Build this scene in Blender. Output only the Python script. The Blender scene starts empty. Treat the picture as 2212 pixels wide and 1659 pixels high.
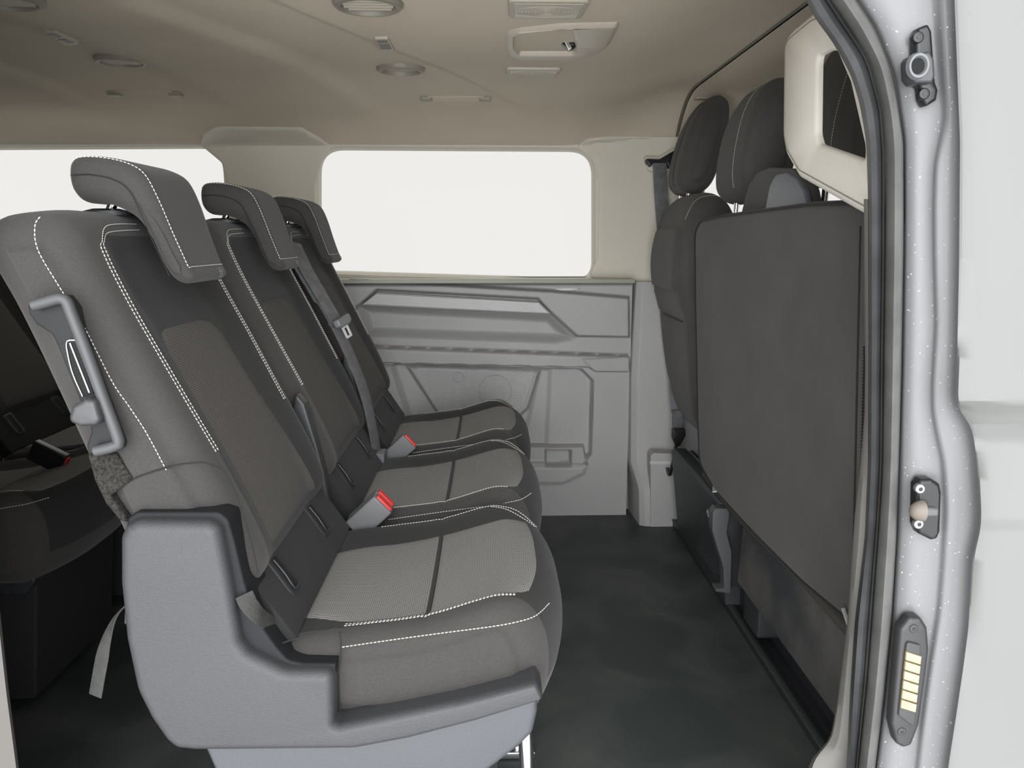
import bpy, bmesh, math, random
import numpy as np
from mathutils import Vector, Matrix
from mathutils.geometry import delaunay_2d_cdt
random.seed(7)
SC = bpy.context.scene
COL = SC.collection

# ------------------------------------------------------------------ camera
F_PX, CX, CY, EYE = 1660.0, 1106.0, 829.5, 0.95
_n = math.sqrt(48**2 + 310**2 + F_PX**2)
YAW = math.asin(48/_n); PIT = math.asin(310/_n/math.cos(YAW))
cam_d = bpy.data.cameras.new('camera'); cam = bpy.data.objects.new('camera', cam_d); COL.objects.link(cam)
cam_d.sensor_fit = 'HORIZONTAL'; cam_d.sensor_width = 36.0; cam_d.lens = 36.0*F_PX/2212.0
cam_d.clip_start = 0.02; cam_d.clip_end = 100
cam.location = (0, 0, EYE); cam.rotation_euler = (math.pi/2 - PIT, 0, -YAW)
SC.camera = cam
SC.view_settings.view_transform = 'Standard'; SC.view_settings.look = 'None'
SC.view_settings.gamma = 1.0; SC.view_settings.use_curve_mapping = False
SC.view_settings.exposure = 0.0

# ------------------------------------------------------------------ world: overcast sky, with glow added on the open-door side
W = bpy.data.worlds.new('world'); SC.world = W; W.use_nodes = True
wt = W.node_tree; wt.nodes.clear()
def wn(t, **k):
    n = wt.nodes.new(t)
    for a, b in k.items(): setattr(n, a, b)
    return n
tc = wn('ShaderNodeTexCoord'); sp = wn('ShaderNodeSeparateXYZ'); wt.links.new(tc.outputs['Generated'], sp.inputs[0])
def wmath(op, a, b=None, c=None):
    n = wn('ShaderNodeMath', operation=op)
    for i, v in enumerate((a, b, c)):
        if v is None: continue
        if isinstance(v, (int, float)): n.inputs[i].default_value = v
        else: wt.links.new(v, n.inputs[i])
    return n.outputs[0]
def wmap(v, a, b, c, d):
    n = wn('ShaderNodeMapRange', interpolation_type='SMOOTHSTEP')
    for i, x in enumerate((a, b, c, d)): n.inputs[i+1].default_value = x
    wt.links.new(v, n.inputs[0]); return n.outputs[0]
side = wmap(sp.outputs['Y'], 0.15, -0.75, 0.0, 1.0)
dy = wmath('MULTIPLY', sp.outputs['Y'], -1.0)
lobe = wmath('MULTIPLY', wmap(dy, 0.58, 0.98, 0.0, 6.2), wmap(sp.outputs['Z'], -0.35, -0.05, 0.5, 1.0))          # added glow behind the camera, lights the far wall through the door
ground = wmath('MULTIPLY', wmap(sp.outputs['Z'], -0.02, -0.35, 0.0, 1.0), side)                                    # added glow from below on the door side, lifts the ceiling
sky = wmap(sp.outputs['Z'], 0.28, 0.75, 0.0, 1.2)
base = wmath('ADD', 0.88, wmath('ADD', ground, sky))
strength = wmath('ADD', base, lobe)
rampy = wn('ShaderNodeMixRGB'); rampy.inputs[1].default_value = (1.0, 0.99, 0.965, 1); rampy.inputs[2].default_value = (0.965, 0.98, 1.0, 1)
wt.links.new(side, rampy.inputs[0])
bg = wn('ShaderNodeBackground'); wo = wn('ShaderNodeOutputWorld')
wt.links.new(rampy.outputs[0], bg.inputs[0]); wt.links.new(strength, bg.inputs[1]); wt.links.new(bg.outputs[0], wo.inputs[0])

# ------------------------------------------------------------------ pixel -> point helpers
_R = np.array([math.cos(YAW), -math.sin(YAW), 0]); _F = np.array([math.sin(YAW)*math.cos(PIT), math.cos(YAW)*math.cos(PIT), -math.sin(PIT)])
_U = np.cross(_R, _F); _C = np.array([0, 0, EYE])
def ray(px, py): return _R*(px-CX) + _U*(CY-py) + _F*F_PX
def aY(px, py, Y): d = ray(px, py); return _C + d*(Y/d[1])
def aX(px, py, X): d = ray(px, py); return _C + d*(X/d[0])
def aZ(px, py, Z): d = ray(px, py); return _C + d*((Z-EYE)/d[2])
def xz(pts, Y): return [(aY(a, b, Y)[0], aY(a, b, Y)[2]) for a, b in pts]
def yz(pts, X): return [(aX(a, b, X)[1], aX(a, b, X)[2]) for a, b in pts]
def xy(pts, Z): return [(aZ(a, b, Z)[0], aZ(a, b, Z)[1]) for a, b in pts]

# ------------------------------------------------------------------ materials
def srgb(r, g, b):
    f = lambda c: c/12.92 if c <= 0.04045 else ((c+0.055)/1.055)**2.4
    return (f(r/255), f(g/255), f(b/255), 1)
MATS = {}
def mat(name, col, rough=0.6, metal=0.0, bump=0.0, bscale=400, vary=0.0, vscale=8, coat=0.0, spec=0.5, col2=None, sheen=0.0, emit=None):
    if name in MATS: return MATS[name]
    m = bpy.data.materials.new(name); m.use_nodes = True; t = m.node_tree
    p = t.nodes['Principled BSDF']
    p.inputs['Base Color'].default_value = col; p.inputs['Roughness'].default_value = rough
    p.inputs['Metallic'].default_value = metal; p.inputs['Coat Weight'].default_value = coat
    p.inputs['Specular IOR Level'].default_value = spec; p.inputs['Coat Roughness'].default_value = 0.06
    p.inputs['Sheen Weight'].default_value = sheen
    tc = t.nodes.new('ShaderNodeTexCoord')
    if vary or col2:
        n = t.nodes.new('ShaderNodeTexNoise'); n.inputs['Scale'].default_value = vscale; n.inputs['Detail'].default_value = 6
        t.links.new(tc.outputs['Object'], n.inputs['Vector'])
        mx = t.nodes.new('ShaderNodeMixRGB'); mr = t.nodes.new('ShaderNodeMapRange')
        mr.inputs[1].default_value = 0.35; mr.inputs[2].default_value = 0.7
        t.links.new(n.outputs['Fac'], mr.inputs[0]); t.links.new(mr.outputs[0], mx.inputs[0])
        c2 = col2 or tuple(min(1, c*(1+vary)) for c in col[:3]) + (1,)
        c1 = col if col2 else tuple(c*(1-vary) for c in col[:3]) + (1,)
        mx.inputs[1].default_value = c1; mx.inputs[2].default_value = c2
        t.links.new(mx.outputs[0], p.inputs['Base Color'])
    if bump:
        n = t.nodes.new('ShaderNodeTexNoise'); n.inputs['Scale'].default_value = bscale; n.inputs['Detail'].default_value = 2
        t.links.new(tc.outputs['Object'], n.inputs['Vector'])
        b = t.nodes.new('ShaderNodeBump'); b.inputs['Strength'].default_value = bump; b.inputs['Distance'].default_value = 0.002
        t.links.new(n.outputs['Fac'], b.inputs['Height']); t.links.new(b.outputs[0], p.inputs['Normal'])
    MATS[name] = m; return m
def weave(name, base, thread, pu, pv, wu, wv):
    """woven cloth: light threads on a darker ground, UV in metres"""
    m = bpy.data.materials.new(name); m.use_nodes = True; t = m.node_tree; p = t.nodes['Principled BSDF']
    p.inputs['Roughness'].default_value = 0.95; p.inputs['Specular IOR Level'].default_value = 0.15
    tc = t.nodes.new('ShaderNodeTexCoord'); s = t.nodes.new('ShaderNodeSeparateXYZ'); t.links.new(tc.outputs['UV'], s.inputs[0])
    def mt(op, a, b=None):
        n = t.nodes.new('ShaderNodeMath'); n.operation = op
        for i, v in enumerate((a, b)):
            if v is None: continue
            if isinstance(v, (int, float)): n.inputs[i].default_value = v
            else: t.links.new(v, n.inputs[i])
        return n.outputs[0]
    def line(o, per, w):
        x = mt('FRACT', mt('MULTIPLY', o, 1.0/per)); x = mt('ABSOLUTE', mt('SUBTRACT', x, 0.5))
        r = t.nodes.new('ShaderNodeMapRange'); r.inputs[1].default_value = w*0.5+0.12; r.inputs[2].default_value = w*0.5-0.12
        t.links.new(x, r.inputs[0]); return r.outputs[0]
    lu = line(s.outputs[0], pu, wu); lv = line(s.outputs[1], pv, wv)
    fac = mt('MAXIMUM', mt('MULTIPLY', lu, 0.45), mt('MULTIPLY', lv, mt('ADD', 0.62, mt('MULTIPLY', lu, 0.38))))
    n = t.nodes.new('ShaderNodeTexNoise'); n.inputs['Scale'].default_value = 700; t.links.new(tc.outputs['Object'], n.inputs['Vector'])
    fac2 = mt('MULTIPLY', fac, mt('ADD', 0.6, mt('MULTIPLY', n.outputs['Fac'], 0.8)))
    mx = t.nodes.new('ShaderNodeMixRGB'); mx.inputs[1].default_value = base; mx.inputs[2].default_value = thread
    t.links.new(fac2, mx.inputs[0]); t.links.new(mx.outputs[0], p.inputs['Base Color'])
    b = t.nodes.new('ShaderNodeBump'); b.inputs['Strength'].default_value = 0.35; b.inputs['Distance'].default_value = 0.001
    t.links.new(fac, b.inputs['Height']); t.links.new(b.outputs[0], p.inputs['Normal'])
    return m
FAB = mat('charcoal_cloth', (0.050, 0.047, 0.044, 1), 0.95, bump=0.25, bscale=900, vary=0.10, vscale=500, spec=0.15, sheen=0.12)
FABD = mat('black_cloth', (0.026, 0.026, 0.026, 1), 0.95, bump=0.2, bscale=900, vary=0.1, vscale=500, spec=0.15, sheen=0.06)
FABS = mat('grey_side_cloth', (0.085, 0.079, 0.072, 1), 0.95, bump=0.3, bscale=900, vary=0.12, vscale=450, spec=0.15, sheen=0.12)
FABB = mat('seat_back_cloth', (0.080, 0.075, 0.070, 1), 0.95, bump=0.25, bscale=900, vary=0.12, vscale=6, spec=0.12, sheen=0.1)
FUZZ = mat('fuzzy_carpet', (0.035, 0.033, 0.030, 1), 1.0, bump=1.0, bscale=600, vary=0.5, vscale=300, spec=0.1)
WEAVE_B = weave('woven_cloth_back', (0.038, 0.036, 0.034, 1), (0.215, 0.200, 0.188, 1), 0.0030, 0.0033, 0.36, 0.34)
WEAVE_S = weave('woven_cloth_seat', (0.085, 0.083, 0.080, 1), (0.42, 0.405, 0.385, 1), 0.0030, 0.0040, 0.30, 0.42)
FABC = mat('black_centre_cloth', (0.030, 0.029, 0.028, 1), 0.95, bump=0.25, bscale=900, vary=0.10, vscale=500, spec=0.12, sheen=0.08)
THREAD = mat('cream_thread', (0.62, 0.60, 0.54, 1), 0.8)
SEAM = mat('dark_seam', (0.012, 0.012, 0.012, 1), 0.9)
PSH = mat('grey_shield_plastic', (0.043, 0.044, 0.047, 1), 0.48, bump=0.35, bscale=700, vary=0.05, vscale=300)
PBASE = mat('pale_base_plastic', (0.068, 0.071, 0.078, 1), 0.5, bump=0.3, bscale=700, vary=0.04, vscale=300)
PDK = mat('dark_plastic', (0.026, 0.027, 0.030, 1), 0.45, bump=0.2, bscale=700)
PMID = mat('mid_grey_plastic', (0.036, 0.038, 0.040, 1), 0.42, bump=0.2, bscale=600)
PBLK = mat('black_plastic', (0.012, 0.012, 0.013, 1), 0.3)
PBK2 = mat('matt_black_recess', (0.006, 0.006, 0.006, 1), 0.9)
PWALL = mat('grey_trim_plastic', (0.375, 0.37, 0.36, 1), 0.5, bump=0.15, bscale=700, vary=0.03, vscale=4)
PWALL2 = mat('pale_grey_trim_plastic', (0.50, 0.50, 0.49, 1), 0.42, bump=0.1, bscale=700)
CREAM = mat('cream_trim', (0.60, 0.56, 0.47, 1), 0.55, bump=0.1, bscale=500, vary=0.02, vscale=3)
CREAM2 = mat('cream_pillar_trim', (0.78, 0.735, 0.655, 1), 0.5, bump=0.08, bscale=500)
HEAD = mat('headliner_cloth', (0.55, 0.485, 0.385, 1), 0.95, bump=0.2, bscale=700, vary=0.05, vscale=3, spec=0.1)
HEAD2 = mat('headliner_fitting_plastic', (0.36, 0.325, 0.26, 1), 0.5)
HEADD = mat('headliner_fitting_dark', (0.10, 0.095, 0.075, 1), 0.5)
BEIGE = mat('beige_grey_trim', (0.155, 0.15, 0.135, 1), 0.55, bump=0.1, bscale=400, vary=0.06, vscale=10)
RUB = mat('black_rubber', (0.010, 0.010, 0.010, 1), 0.6)
SEAL = mat('grey_seal_rubber', (0.042, 0.044, 0.046, 1), 0.38, vary=0.2, vscale=25)
SEAL2 = mat('pale_seal_rubber', (0.115, 0.115, 0.11, 1), 0.36, vary=0.15, vscale=25)
CHROME = mat('chrome_steel', (0.78, 0.78, 0.78, 1), 0.12, metal=1.0)
STEEL = mat('brushed_steel', (0.55, 0.56, 0.58, 1), 0.3, metal=1.0)
RED = mat('red_button', (0.62, 0.035, 0.03, 1), 0.4)
BELT = mat('seat_belt_webbing', (0.12, 0.122, 0.126, 1), 0.5, bump=0.5, bscale=500, vary=0.2, vscale=60)
BELTG = mat('grey_strap_webbing', (0.035, 0.034, 0.032, 1), 0.7, bump=0.8, bscale=600, vary=0.15, vscale=80)
GOLD = mat('brass_contact', (0.75, 0.52, 0.24, 1), 0.35, metal=0.55, vary=0.15, vscale=200)
TAN = mat('tan_nylon', (0.16, 0.135, 0.11, 1), 0.5)
PAINT = mat('silver_paint', (0.20, 0.205, 0.205, 1), 0.30, metal=0.25, coat=0.7, vary=0.02, vscale=3)
PAINTW = mat('pale_silver_paint', (0.185, 0.187, 0.180, 1), 0.4, metal=0.0, coat=0.05, spec=0.25, vary=0.03, vscale=2)
LABEL = mat('white_print', (0.3, 0.3, 0.29, 1), 0.6)
DIRTY = mat('scuffed_dark_board', (0.045, 0.047, 0.050, 1), 0.6, bump=0.1, bscale=300, vscale=5, col2=(0.15, 0.14, 0.125, 1))

def floor_mat():
    m = bpy.data.materials.new('dark_rubber_floor'); m.use_nodes = True; t = m.node_tree; p = t.nodes['Principled BSDF']
    p.inputs['Roughness'].default_value = 0.5; p.inputs['Specular IOR Level'].default_value = 0.35
    tc = t.nodes.new('ShaderNodeTexCoord')
    n = t.nodes.new('ShaderNodeTexNoise'); n.inputs['Scale'].default_value = 4.5; n.inputs['Detail'].default_value = 8; n.inputs['Distortion'].default_value = 0.8
    t.links.new(tc.outputs['Object'], n.inputs['Vector'])
    r = t.nodes.new('ShaderNodeValToRGB'); r.color_ramp.elements[0].position = 0.42; r.color_ramp.elements[1].position = 0.75
    r.color_ramp.elements[0].color = (0.042, 0.051, 0.050, 1); r.color_ramp.elements[1].color = (0.095, 0.098, 0.092, 1)
    t.links.new(n.outputs['Fac'], r.inputs[0])
    n2 = t.nodes.new('ShaderNodeTexNoise'); n2.inputs['Scale'].default_value = 150; n2.inputs['Detail'].default_value = 1
    t.links.new(tc.outputs['Object'], n2.inputs['Vector'])
    r2 = t.nodes.new('ShaderNodeValToRGB'); r2.color_ramp.elements[0].position = 0.80; r2.color_ramp.elements[1].position = 0.83
    r2.color_ramp.elements[1].color = (0.25, 0.25, 0.23, 1)
    t.links.new(n2.outputs['Fac'], r2.inputs[0])
    ad = t.nodes.new('ShaderNodeMixRGB'); ad.blend_type = 'ADD'; ad.inputs[0].default_value = 1
    t.links.new(r.outputs[0], ad.inputs[1]); t.links.new(r2.outputs[0], ad.inputs[2]); t.links.new(ad.outputs[0], p.inputs['Base Color'])
    w = t.nodes.new('ShaderNodeTexChecker'); w.inputs['Scale'].default_value = 420
    mp = t.nodes.new('ShaderNodeMapping'); mp.inputs['Rotation'].default_value = (0, 0, 0.6)
    t.links.new(tc.outputs['Object'], mp.inputs[0]); t.links.new(mp.outputs[0], w.inputs['Vector'])
    b = t.nodes.new('ShaderNodeBump'); b.inputs['Strength'].default_value = 0.3; b.inputs['Distance'].default_value = 0.0008
    t.links.new(w.outputs['Fac'], b.inputs['Height']); t.links.new(b.outputs[0], p.inputs['Normal'])
    return m
FLOOR = floor_mat()
def speck_mat(name, base, rough, metal, coat, dens=0.74):
    m = mat(name, base, rough, metal=metal, coat=coat); t = m.node_tree; p = t.nodes['Principled BSDF']
    tc = t.nodes.new('ShaderNodeTexCoord'); v = t.nodes.new('ShaderNodeTexNoise'); v.inputs['Scale'].default_value = 400; v.inputs['Detail'].default_value = 0
    t.links.new(tc.outputs['Object'], v.inputs['Vector'])
    r = t.nodes.new('ShaderNodeValToRGB'); r.color_ramp.elements[0].position = dens; r.color_ramp.elements[1].position = dens+0.03
    r.color_ramp.elements[0].color = base; r.color_ramp.elements[1].color = (0.5, 0.5, 0.49, 1)
    t.links.new(v.outputs['Fac'], r.inputs[0]); t.links.new(r.outputs[0], p.inputs['Base Color'])
    return m
JAMB = speck_mat('speckled_silver_paint', (0.155, 0.157, 0.16, 1), 0.45, 0.0, 0.25, 0.80)
def glass_mat():
    m = bpy.data.materials.new('window_glass'); m.use_nodes = True; t = m.node_tree; t.nodes.clear()
    o = t.nodes.new('ShaderNodeOutputMaterial'); tr = t.nodes.new('ShaderNodeBsdfTransparent'); tr.inputs[0].default_value = (0.99, 0.985, 0.98, 1)
    gl = t.nodes.new('ShaderNodeBsdfGlossy'); gl.inputs['Roughness'].default_value = 0.02
    fr = t.nodes.new('ShaderNodeFresnel'); fr.inputs[0].default_value = 1.06; mx = t.nodes.new('ShaderNodeMixShader')
    t.links.new(fr.outputs[0], mx.inputs[0]); t.links.new(tr.outputs[0], mx.inputs[1]); t.links.new(gl.outputs[0], mx.inputs[2]); t.links.new(mx.outputs[0], o.inputs[0])
    return m
GLASS = glass_mat()

# ------------------------------------------------------------------ object helpers
def link(name, me, m=None, parent=None):
    o = bpy.data.objects.new(name, me); COL.objects.link(o)
    if m is not None:
        for mm in (m if isinstance(m, (list, tuple)) else [m]): me.materials.append(mm)
    if parent is not None: o.parent = parent
    return o
def origin_of(parent):
    v = np.zeros(3)
    while parent is not None:
        v = v + np.array(parent.location); parent = parent.parent
    return v
def mesh(name, verts, faces, m, parent=None, smooth=True, uv=None, fmat=None, sharp=35):
    org = origin_of(parent)
    verts = [tuple(np.array(v)-org) for v in verts]
    me = bpy.data.meshes.new(name); me.from_pydata(verts, [], faces); me.update()
    if uv is not None:
        l = me.uv_layers.new(name='UVMap')
        for p in me.polygons:
            for li, vi in zip(p.loop_indices, p.vertices): l.data[li].uv = uv[vi]
    o = link(name, me, m, parent)
    bm = bmesh.new(); bm.from_mesh(me); bmesh.ops.recalc_face_normals(bm, faces=bm.faces[:]); bm.to_mesh(me); bm.free()
    if smooth:
        for p in me.polygons: p.use_smooth = True
        try: me.set_sharp_from_angle(angle=math.radians(sharp))
        except Exception: pass
    if fmat:
        for p, k in zip(me.polygons, fmat): p.material_index = k
    return o
def thing(name, label, cat, loc=(0, 0, 0), group=None):
    o = bpy.data.objects.new(name, None); COL.objects.link(o); o.location = loc; o.empty_display_size = 0.05
    tag(o, label, cat, group); return o
def tag(o, label=None, cat=None, group=None):
    if label: o['label'] = label
    if cat: o['category'] = cat
    if group: o['group'] = group
    return o
def struct(o, label=None):
    o['kind'] = 'structure'
    if label: o['label'] = label
    return o

def regions(o, m, test):
    o.data.materials.append(m); k = len(o.data.materials)-1; org = origin_of(o.parent)
    for p in o.data.polygons:
        c = np.array(p.center)+org
        if test(*c): p.material_index = k
# 2D outline tools --------------------------------------------------
def rounded(poly, r, n=6):
    out = []; N = len(poly); rs = r if isinstance(r, (list, tuple)) else [r]*N
    for i in range(N):
        p0, p1, p2 = (np.array(poly[(i+k) % N], float) for k in (-1, 0, 1))
        a, b = p0-p1, p2-p1; la, lb = np.linalg.norm(a), np.linalg.norm(b)
        if la < 1e-6 or lb < 1e-6: continue
        a, b = a/la, b/lb; c = float(np.clip(a@b, -1, 1)); th = math.acos(c)
        if rs[i] <= 0 or th > 3.1: out.append(tuple(p1)); continue
        d = min(rs[i]/math.tan(th/2), la*0.48, lb*0.48)
        q0, q1 = p1+a*d, p1+b*d
        for k in range(n+1):
            t = k/n; out.append(tuple((1-t)**2*q0 + 2*t*(1-t)*p1 + t*t*q1))
    return out
def spline(ctrl, n=120, closed=True):
    P = np.array(ctrl, float); N = len(P); out = []
    seg = N if closed else N-1
    for i in range(seg):
        if closed: a, b, c, d = P[(i-1) % N], P[i], P[(i+1) % N], P[(i+2) % N]
        else: a, b, c, d = P[max(i-1, 0)], P[i], P[i+1], P[min(i+2, N-1)]
        for k in range(10):
            t = k/10; out.append(0.5*((2*b)+(-a+c)*t+(2*a-5*b+4*c-d)*t*t+(-a+3*b-3*c+d)*t**3))
    if not closed: out.append(P[-1])
    return resample(out, n, closed)
def resample(pts, n, closed=True):
    P = np.array(pts, float)
    if closed: P = np.vstack([P, P[:1]])
    L = np.concatenate([[0], np.cumsum(np.linalg.norm(np.diff(P, axis=0), axis=1))])
    t = np.linspace(0, L[-1], n+1 if closed else n)
    Q = np.stack([np.interp(t, L, P[:, k]) for k in range(P.shape[1])], 1)
    return Q[:-1] if closed else Q
def inset(poly, d, w=None):
    P = np.array(poly, float); N = len(P)
    if abs(d) < 1e-9: return P.copy()
    A = 0.5*np.sum(P[:, 0]*np.roll(P[:, 1], -1) - np.roll(P[:, 0], -1)*P[:, 1]); sg = 1 if A > 0 else -1
    E1 = np.roll(P, -1, 0)-P; L1 = np.linalg.norm(E1, axis=1)+1e-12; n1 = np.stack([-E1[:, 1], E1[:, 0]], 1)/L1[:, None]*sg
    n0 = np.roll(n1, 1, 0); nn = n0+n1; nn /= (np.linalg.norm(nn, axis=1)[:, None]+1e-9); k = 1/np.maximum(0.5, np.sum(nn*n0, 1))
    Q = P.copy(); steps = max(1, int(math.ceil(abs(d)/0.002)))
    for s in range(steps):
        Q = Q+nn*(d/steps*k*(1 if w is None else w))[:, None]
        if d > 0:
            for _ in range(4):
                e = np.roll(Q, -1, 0)-Q; bad = np.where(np.sum(e*E1, 1) < 0)[0]
                if len(bad) == 0: break
                for i in bad:
                    j = (i+1) % N; m_ = (Q[i]+Q[j])/2; Q[i] = m_; Q[j] = m_
    return Q
def cap_faces(V, idx):
    P = np.array([V[i] for i in idx], float)
    if len(idx) < 8: return [tuple(idx)]
    c = P.mean(0); u, s_, vt = np.linalg.svd(P-c, full_matrices=False); q = (P-c)@vt[:2].T
    keep = [0]
    for k in range(1, len(idx)):
        if np.hypot(*(q[k]-q[keep[-1]])) > 2e-6: keep.append(k)
    if np.hypot(*(q[keep[-1]]-q[0])) < 2e-6: keep.pop()
    if len(keep) < 3: return [tuple(idx)]
    r = delaunay_2d_cdt([Vector(q[k]) for k in keep], [], [list(range(len(keep)))], 1, 1e-7)
    vs, fs, ov = r[0], r[2], r[3]; mp = []
    for k, o in enumerate(ov):
        if o: mp.append(idx[keep[o[0]]])
        else: V.append(tuple(c+np.array(vs[k])@vt[:2])); mp.append(len(V)-1)
    return [tuple(mp[i] for i in f) for f in fs if len(set(mp[i] for i in f)) == len(f)]
def loops_mesh(name, loops, m, parent=None, cap0=True, cap1=True, closed=True, **kw):
    V = [tuple(p) for l in loops for p in l]; n = len(loops[0]); Fc = []
    for i in range(len(loops)-1):
        for j in range(n if closed else n-1):
            a = i*n+j; b = i*n+(j+1) % n; Fc.append((a, b, b+n, a+n))
    if cap0: Fc += cap_faces(V, list(range(n-1, -1, -1)))
    if cap1: Fc += cap_faces(V, list(range((len(loops)-1)*n, len(loops)*n)))
    return mesh(name, V, Fc, m, parent, **kw)
AX = {'y': lambda a, b, t: (a, t, b), 'x': lambda a, b, t: (t, a, b), 'z': lambda a, b, t: (a, b, t)}
def extr(name, poly, t0, t1, m, parent=None, r0=0.002, r1=0.002, axis='y', seg=4, tilt=None, iw=None, **kw):
    """extrude a 2D outline from t0 to t1 with rounded rims (r0 at t0, r1 at t1)"""
    f = AX[axis]; s = 1 if t1 > t0 else -1; loops = []
    for k in range(seg+1):
        a = math.pi/2*k/seg
        if r0 > 0: loops.append((inset(poly, r0*(1-math.sin(a)), iw), t0+s*r0*(1-math.cos(a))))
    if r0 <= 0: loops.append((np.array(poly), t0))
    for k in range(seg, -1, -1):
        a = math.pi/2*k/seg
        if r1 > 0: loops.append((inset(poly, r1*(1-math.sin(a))), t1-s*r1*(1-math.cos(a))))
    if r1 <= 0: loops.append((np.array(poly), t1))
    L = []
    for P, t in loops:
        pts = [f(p[0], p[1], t) for p in P]
        if tilt: pts = [tilt(*p) for p in pts]
        L.append(pts)
    return loops_mesh(name, L, m, parent, **kw)
def box(name, lo, hi, m, parent=None, r=0.004, axis='y'):
    ia = {'x': 0, 'y': 1, 'z': 2}[axis]; o = [i for i in range(3) if i != ia]
    a0, a1, b0, b1 = lo[o[0]], hi[o[0]], lo[o[1]], hi[o[1]]
    poly = rounded([(a0, b0), (a1, b0), (a1, b1), (a0, b1)], r, 3)
    return extr(name, poly, lo[ia], hi[ia], m, parent, r0=r, r1=r, axis=axis)
def frame_of(d):
    d = np.array(d, float); d = d/np.linalg.norm(d); u = np.cross(d, (0, 0, 1.0))
    if np.linalg.norm(u) < 0.05: u = np.cross(d, (1.0, 0, 0))
    u /= np.linalg.norm(u); return d, u, np.cross(u, d)
def tube(name, path, r, m, parent=None, n=10, closed=False, rr=None):
    P = np.array(path, float); N = len(P); loops = []; pu = None
    for i in range(N):
        d = P[min(i+1, N-1)]-P[max(i-1, 0)]; d, u, v = frame_of(d)
        if pu is not None:
            u = pu-d*(pu@d); u /= np.linalg.norm(u); v = np.cross(u, d)
        pu = u; R = rr[i] if rr is not None else r
        loops.append([tuple(P[i]+R*(math.cos(2*math.pi*k/n)*u+math.sin(2*math.pi*k/n)*v)) for k in range(n)])
    return loops_mesh(name, loops, m, parent)
def ribbon(name, path, wdir, w, th, m, parent=None, uvs=False):
    """flat strap of width w along wdir (a vector or a list of vectors)"""
    P = np.array(path, float); N = len(P); loops = []
    for i in range(N):
        d = P[min(i+1, N-1)]-P[max(i-1, 0)]; d /= np.linalg.norm(d)
        wd = np.array(wdir[i] if isinstance(wdir, list) else wdir, float); wd = wd-d*(wd@d); wd /= np.linalg.norm(wd); nn = np.cross(d, wd)
        ww = w[i] if isinstance(w, (list, tuple)) else w
        loops.append([tuple(P[i]+a*wd*ww/2+b*nn*th/2) for a, b in ((-1, -0.4), (-.9, -1), (.9, -1), (1, -0.4), (1, 0.4), (.9, 1), (-.9, 1), (-1, 0.4))])
    return loops_mesh(name, loops, m, parent)
def curve3(ctrl, n=40): return spline(ctrl, n, closed=False)
def stitches(name, paths, m=THREAD, parent=None, pitch=0.0052, L=0.0039, r=0.00050):
    """paths: list of (points, normals) ; raised thread dashes"""
    for pts in paths:
        V, Fc = [], []
        P = np.array(pts, float)
        cum = np.concatenate([[0], np.cumsum(np.linalg.norm(np.diff(P, axis=0), axis=1))])
        k = 0.0
        while k+L < cum[-1]:
            a = np.array([np.interp(k, cum, P[:, j]) for j in range(3)]); b = np.array([np.interp(k+L, cum, P[:, j]) for j in range(3)])
            d, u, v = frame_of(b-a+1e-9); i0 = len(V)
            for t, q in ((0, .35), (.2, 1), (.8, 1), (1, .35)):
                c = a+(b-a)*t
                for s in range(4):
                    an = math.pi/4+s*math.pi/2; V.append(tuple(c+q*r*1.3*(math.cos(an)*u+math.sin(an)*v)))
            for t in range(3):
                for s in range(4):
                    x = i0+t*4+s; y = i0+t*4+(s+1) % 4; Fc.append((x, y, y+4, x+4))
            Fc.append((i0+3, i0+2, i0+1, i0)); Fc.append((i0+12, i0+13, i0+14, i0+15))
            k += pitch
        mesh(name, V, Fc, m, parent)
def ngrid(name, fn, us, vs, m, parent=None, uvf=None, **kw):
    V = [tuple(fn(u, v)) for u in us for v in vs]; nv = len(vs)
    Fc = [(i*nv+j, i*nv+j+1, (i+1)*nv+j+1, (i+1)*nv+j) for i in range(len(us)-1) for j in range(nv-1)]
    uv = [uvf(u, v) for u in us for v in vs] if uvf else None
    return mesh(name, V, Fc, m, parent, uv=uv, **kw)
def sstep(x, a, b):
    t = np.clip((x-a)/(b-a), 0, 1); return t*t*(3-2*t)
def sdpoly(poly, X, Z):
    """signed distance (negative inside), vectorised"""
    P = np.array(poly, float); d = np.full(X.shape, 1e9); ins = np.zeros(X.shape, bool); N = len(P)
    for i in range(N):
        a, b = P[i], P[(i+1) % N]; e = b-a; wx, wz = X-a[0], Z-a[1]
        t = np.clip((wx*e[0]+wz*e[1])/(e@e+1e-12), 0, 1)
        d = np.minimum(d, np.hypot(wx-e[0]*t, wz-e[1]*t))
        c = ((a[1] > Z) != (b[1] > Z)) & (X < (b[0]-a[0])*(Z-a[1])/((b[1]-a[1])+1e-12)+a[0])
        ins ^= c
    return np.where(ins, -d, d)

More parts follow.
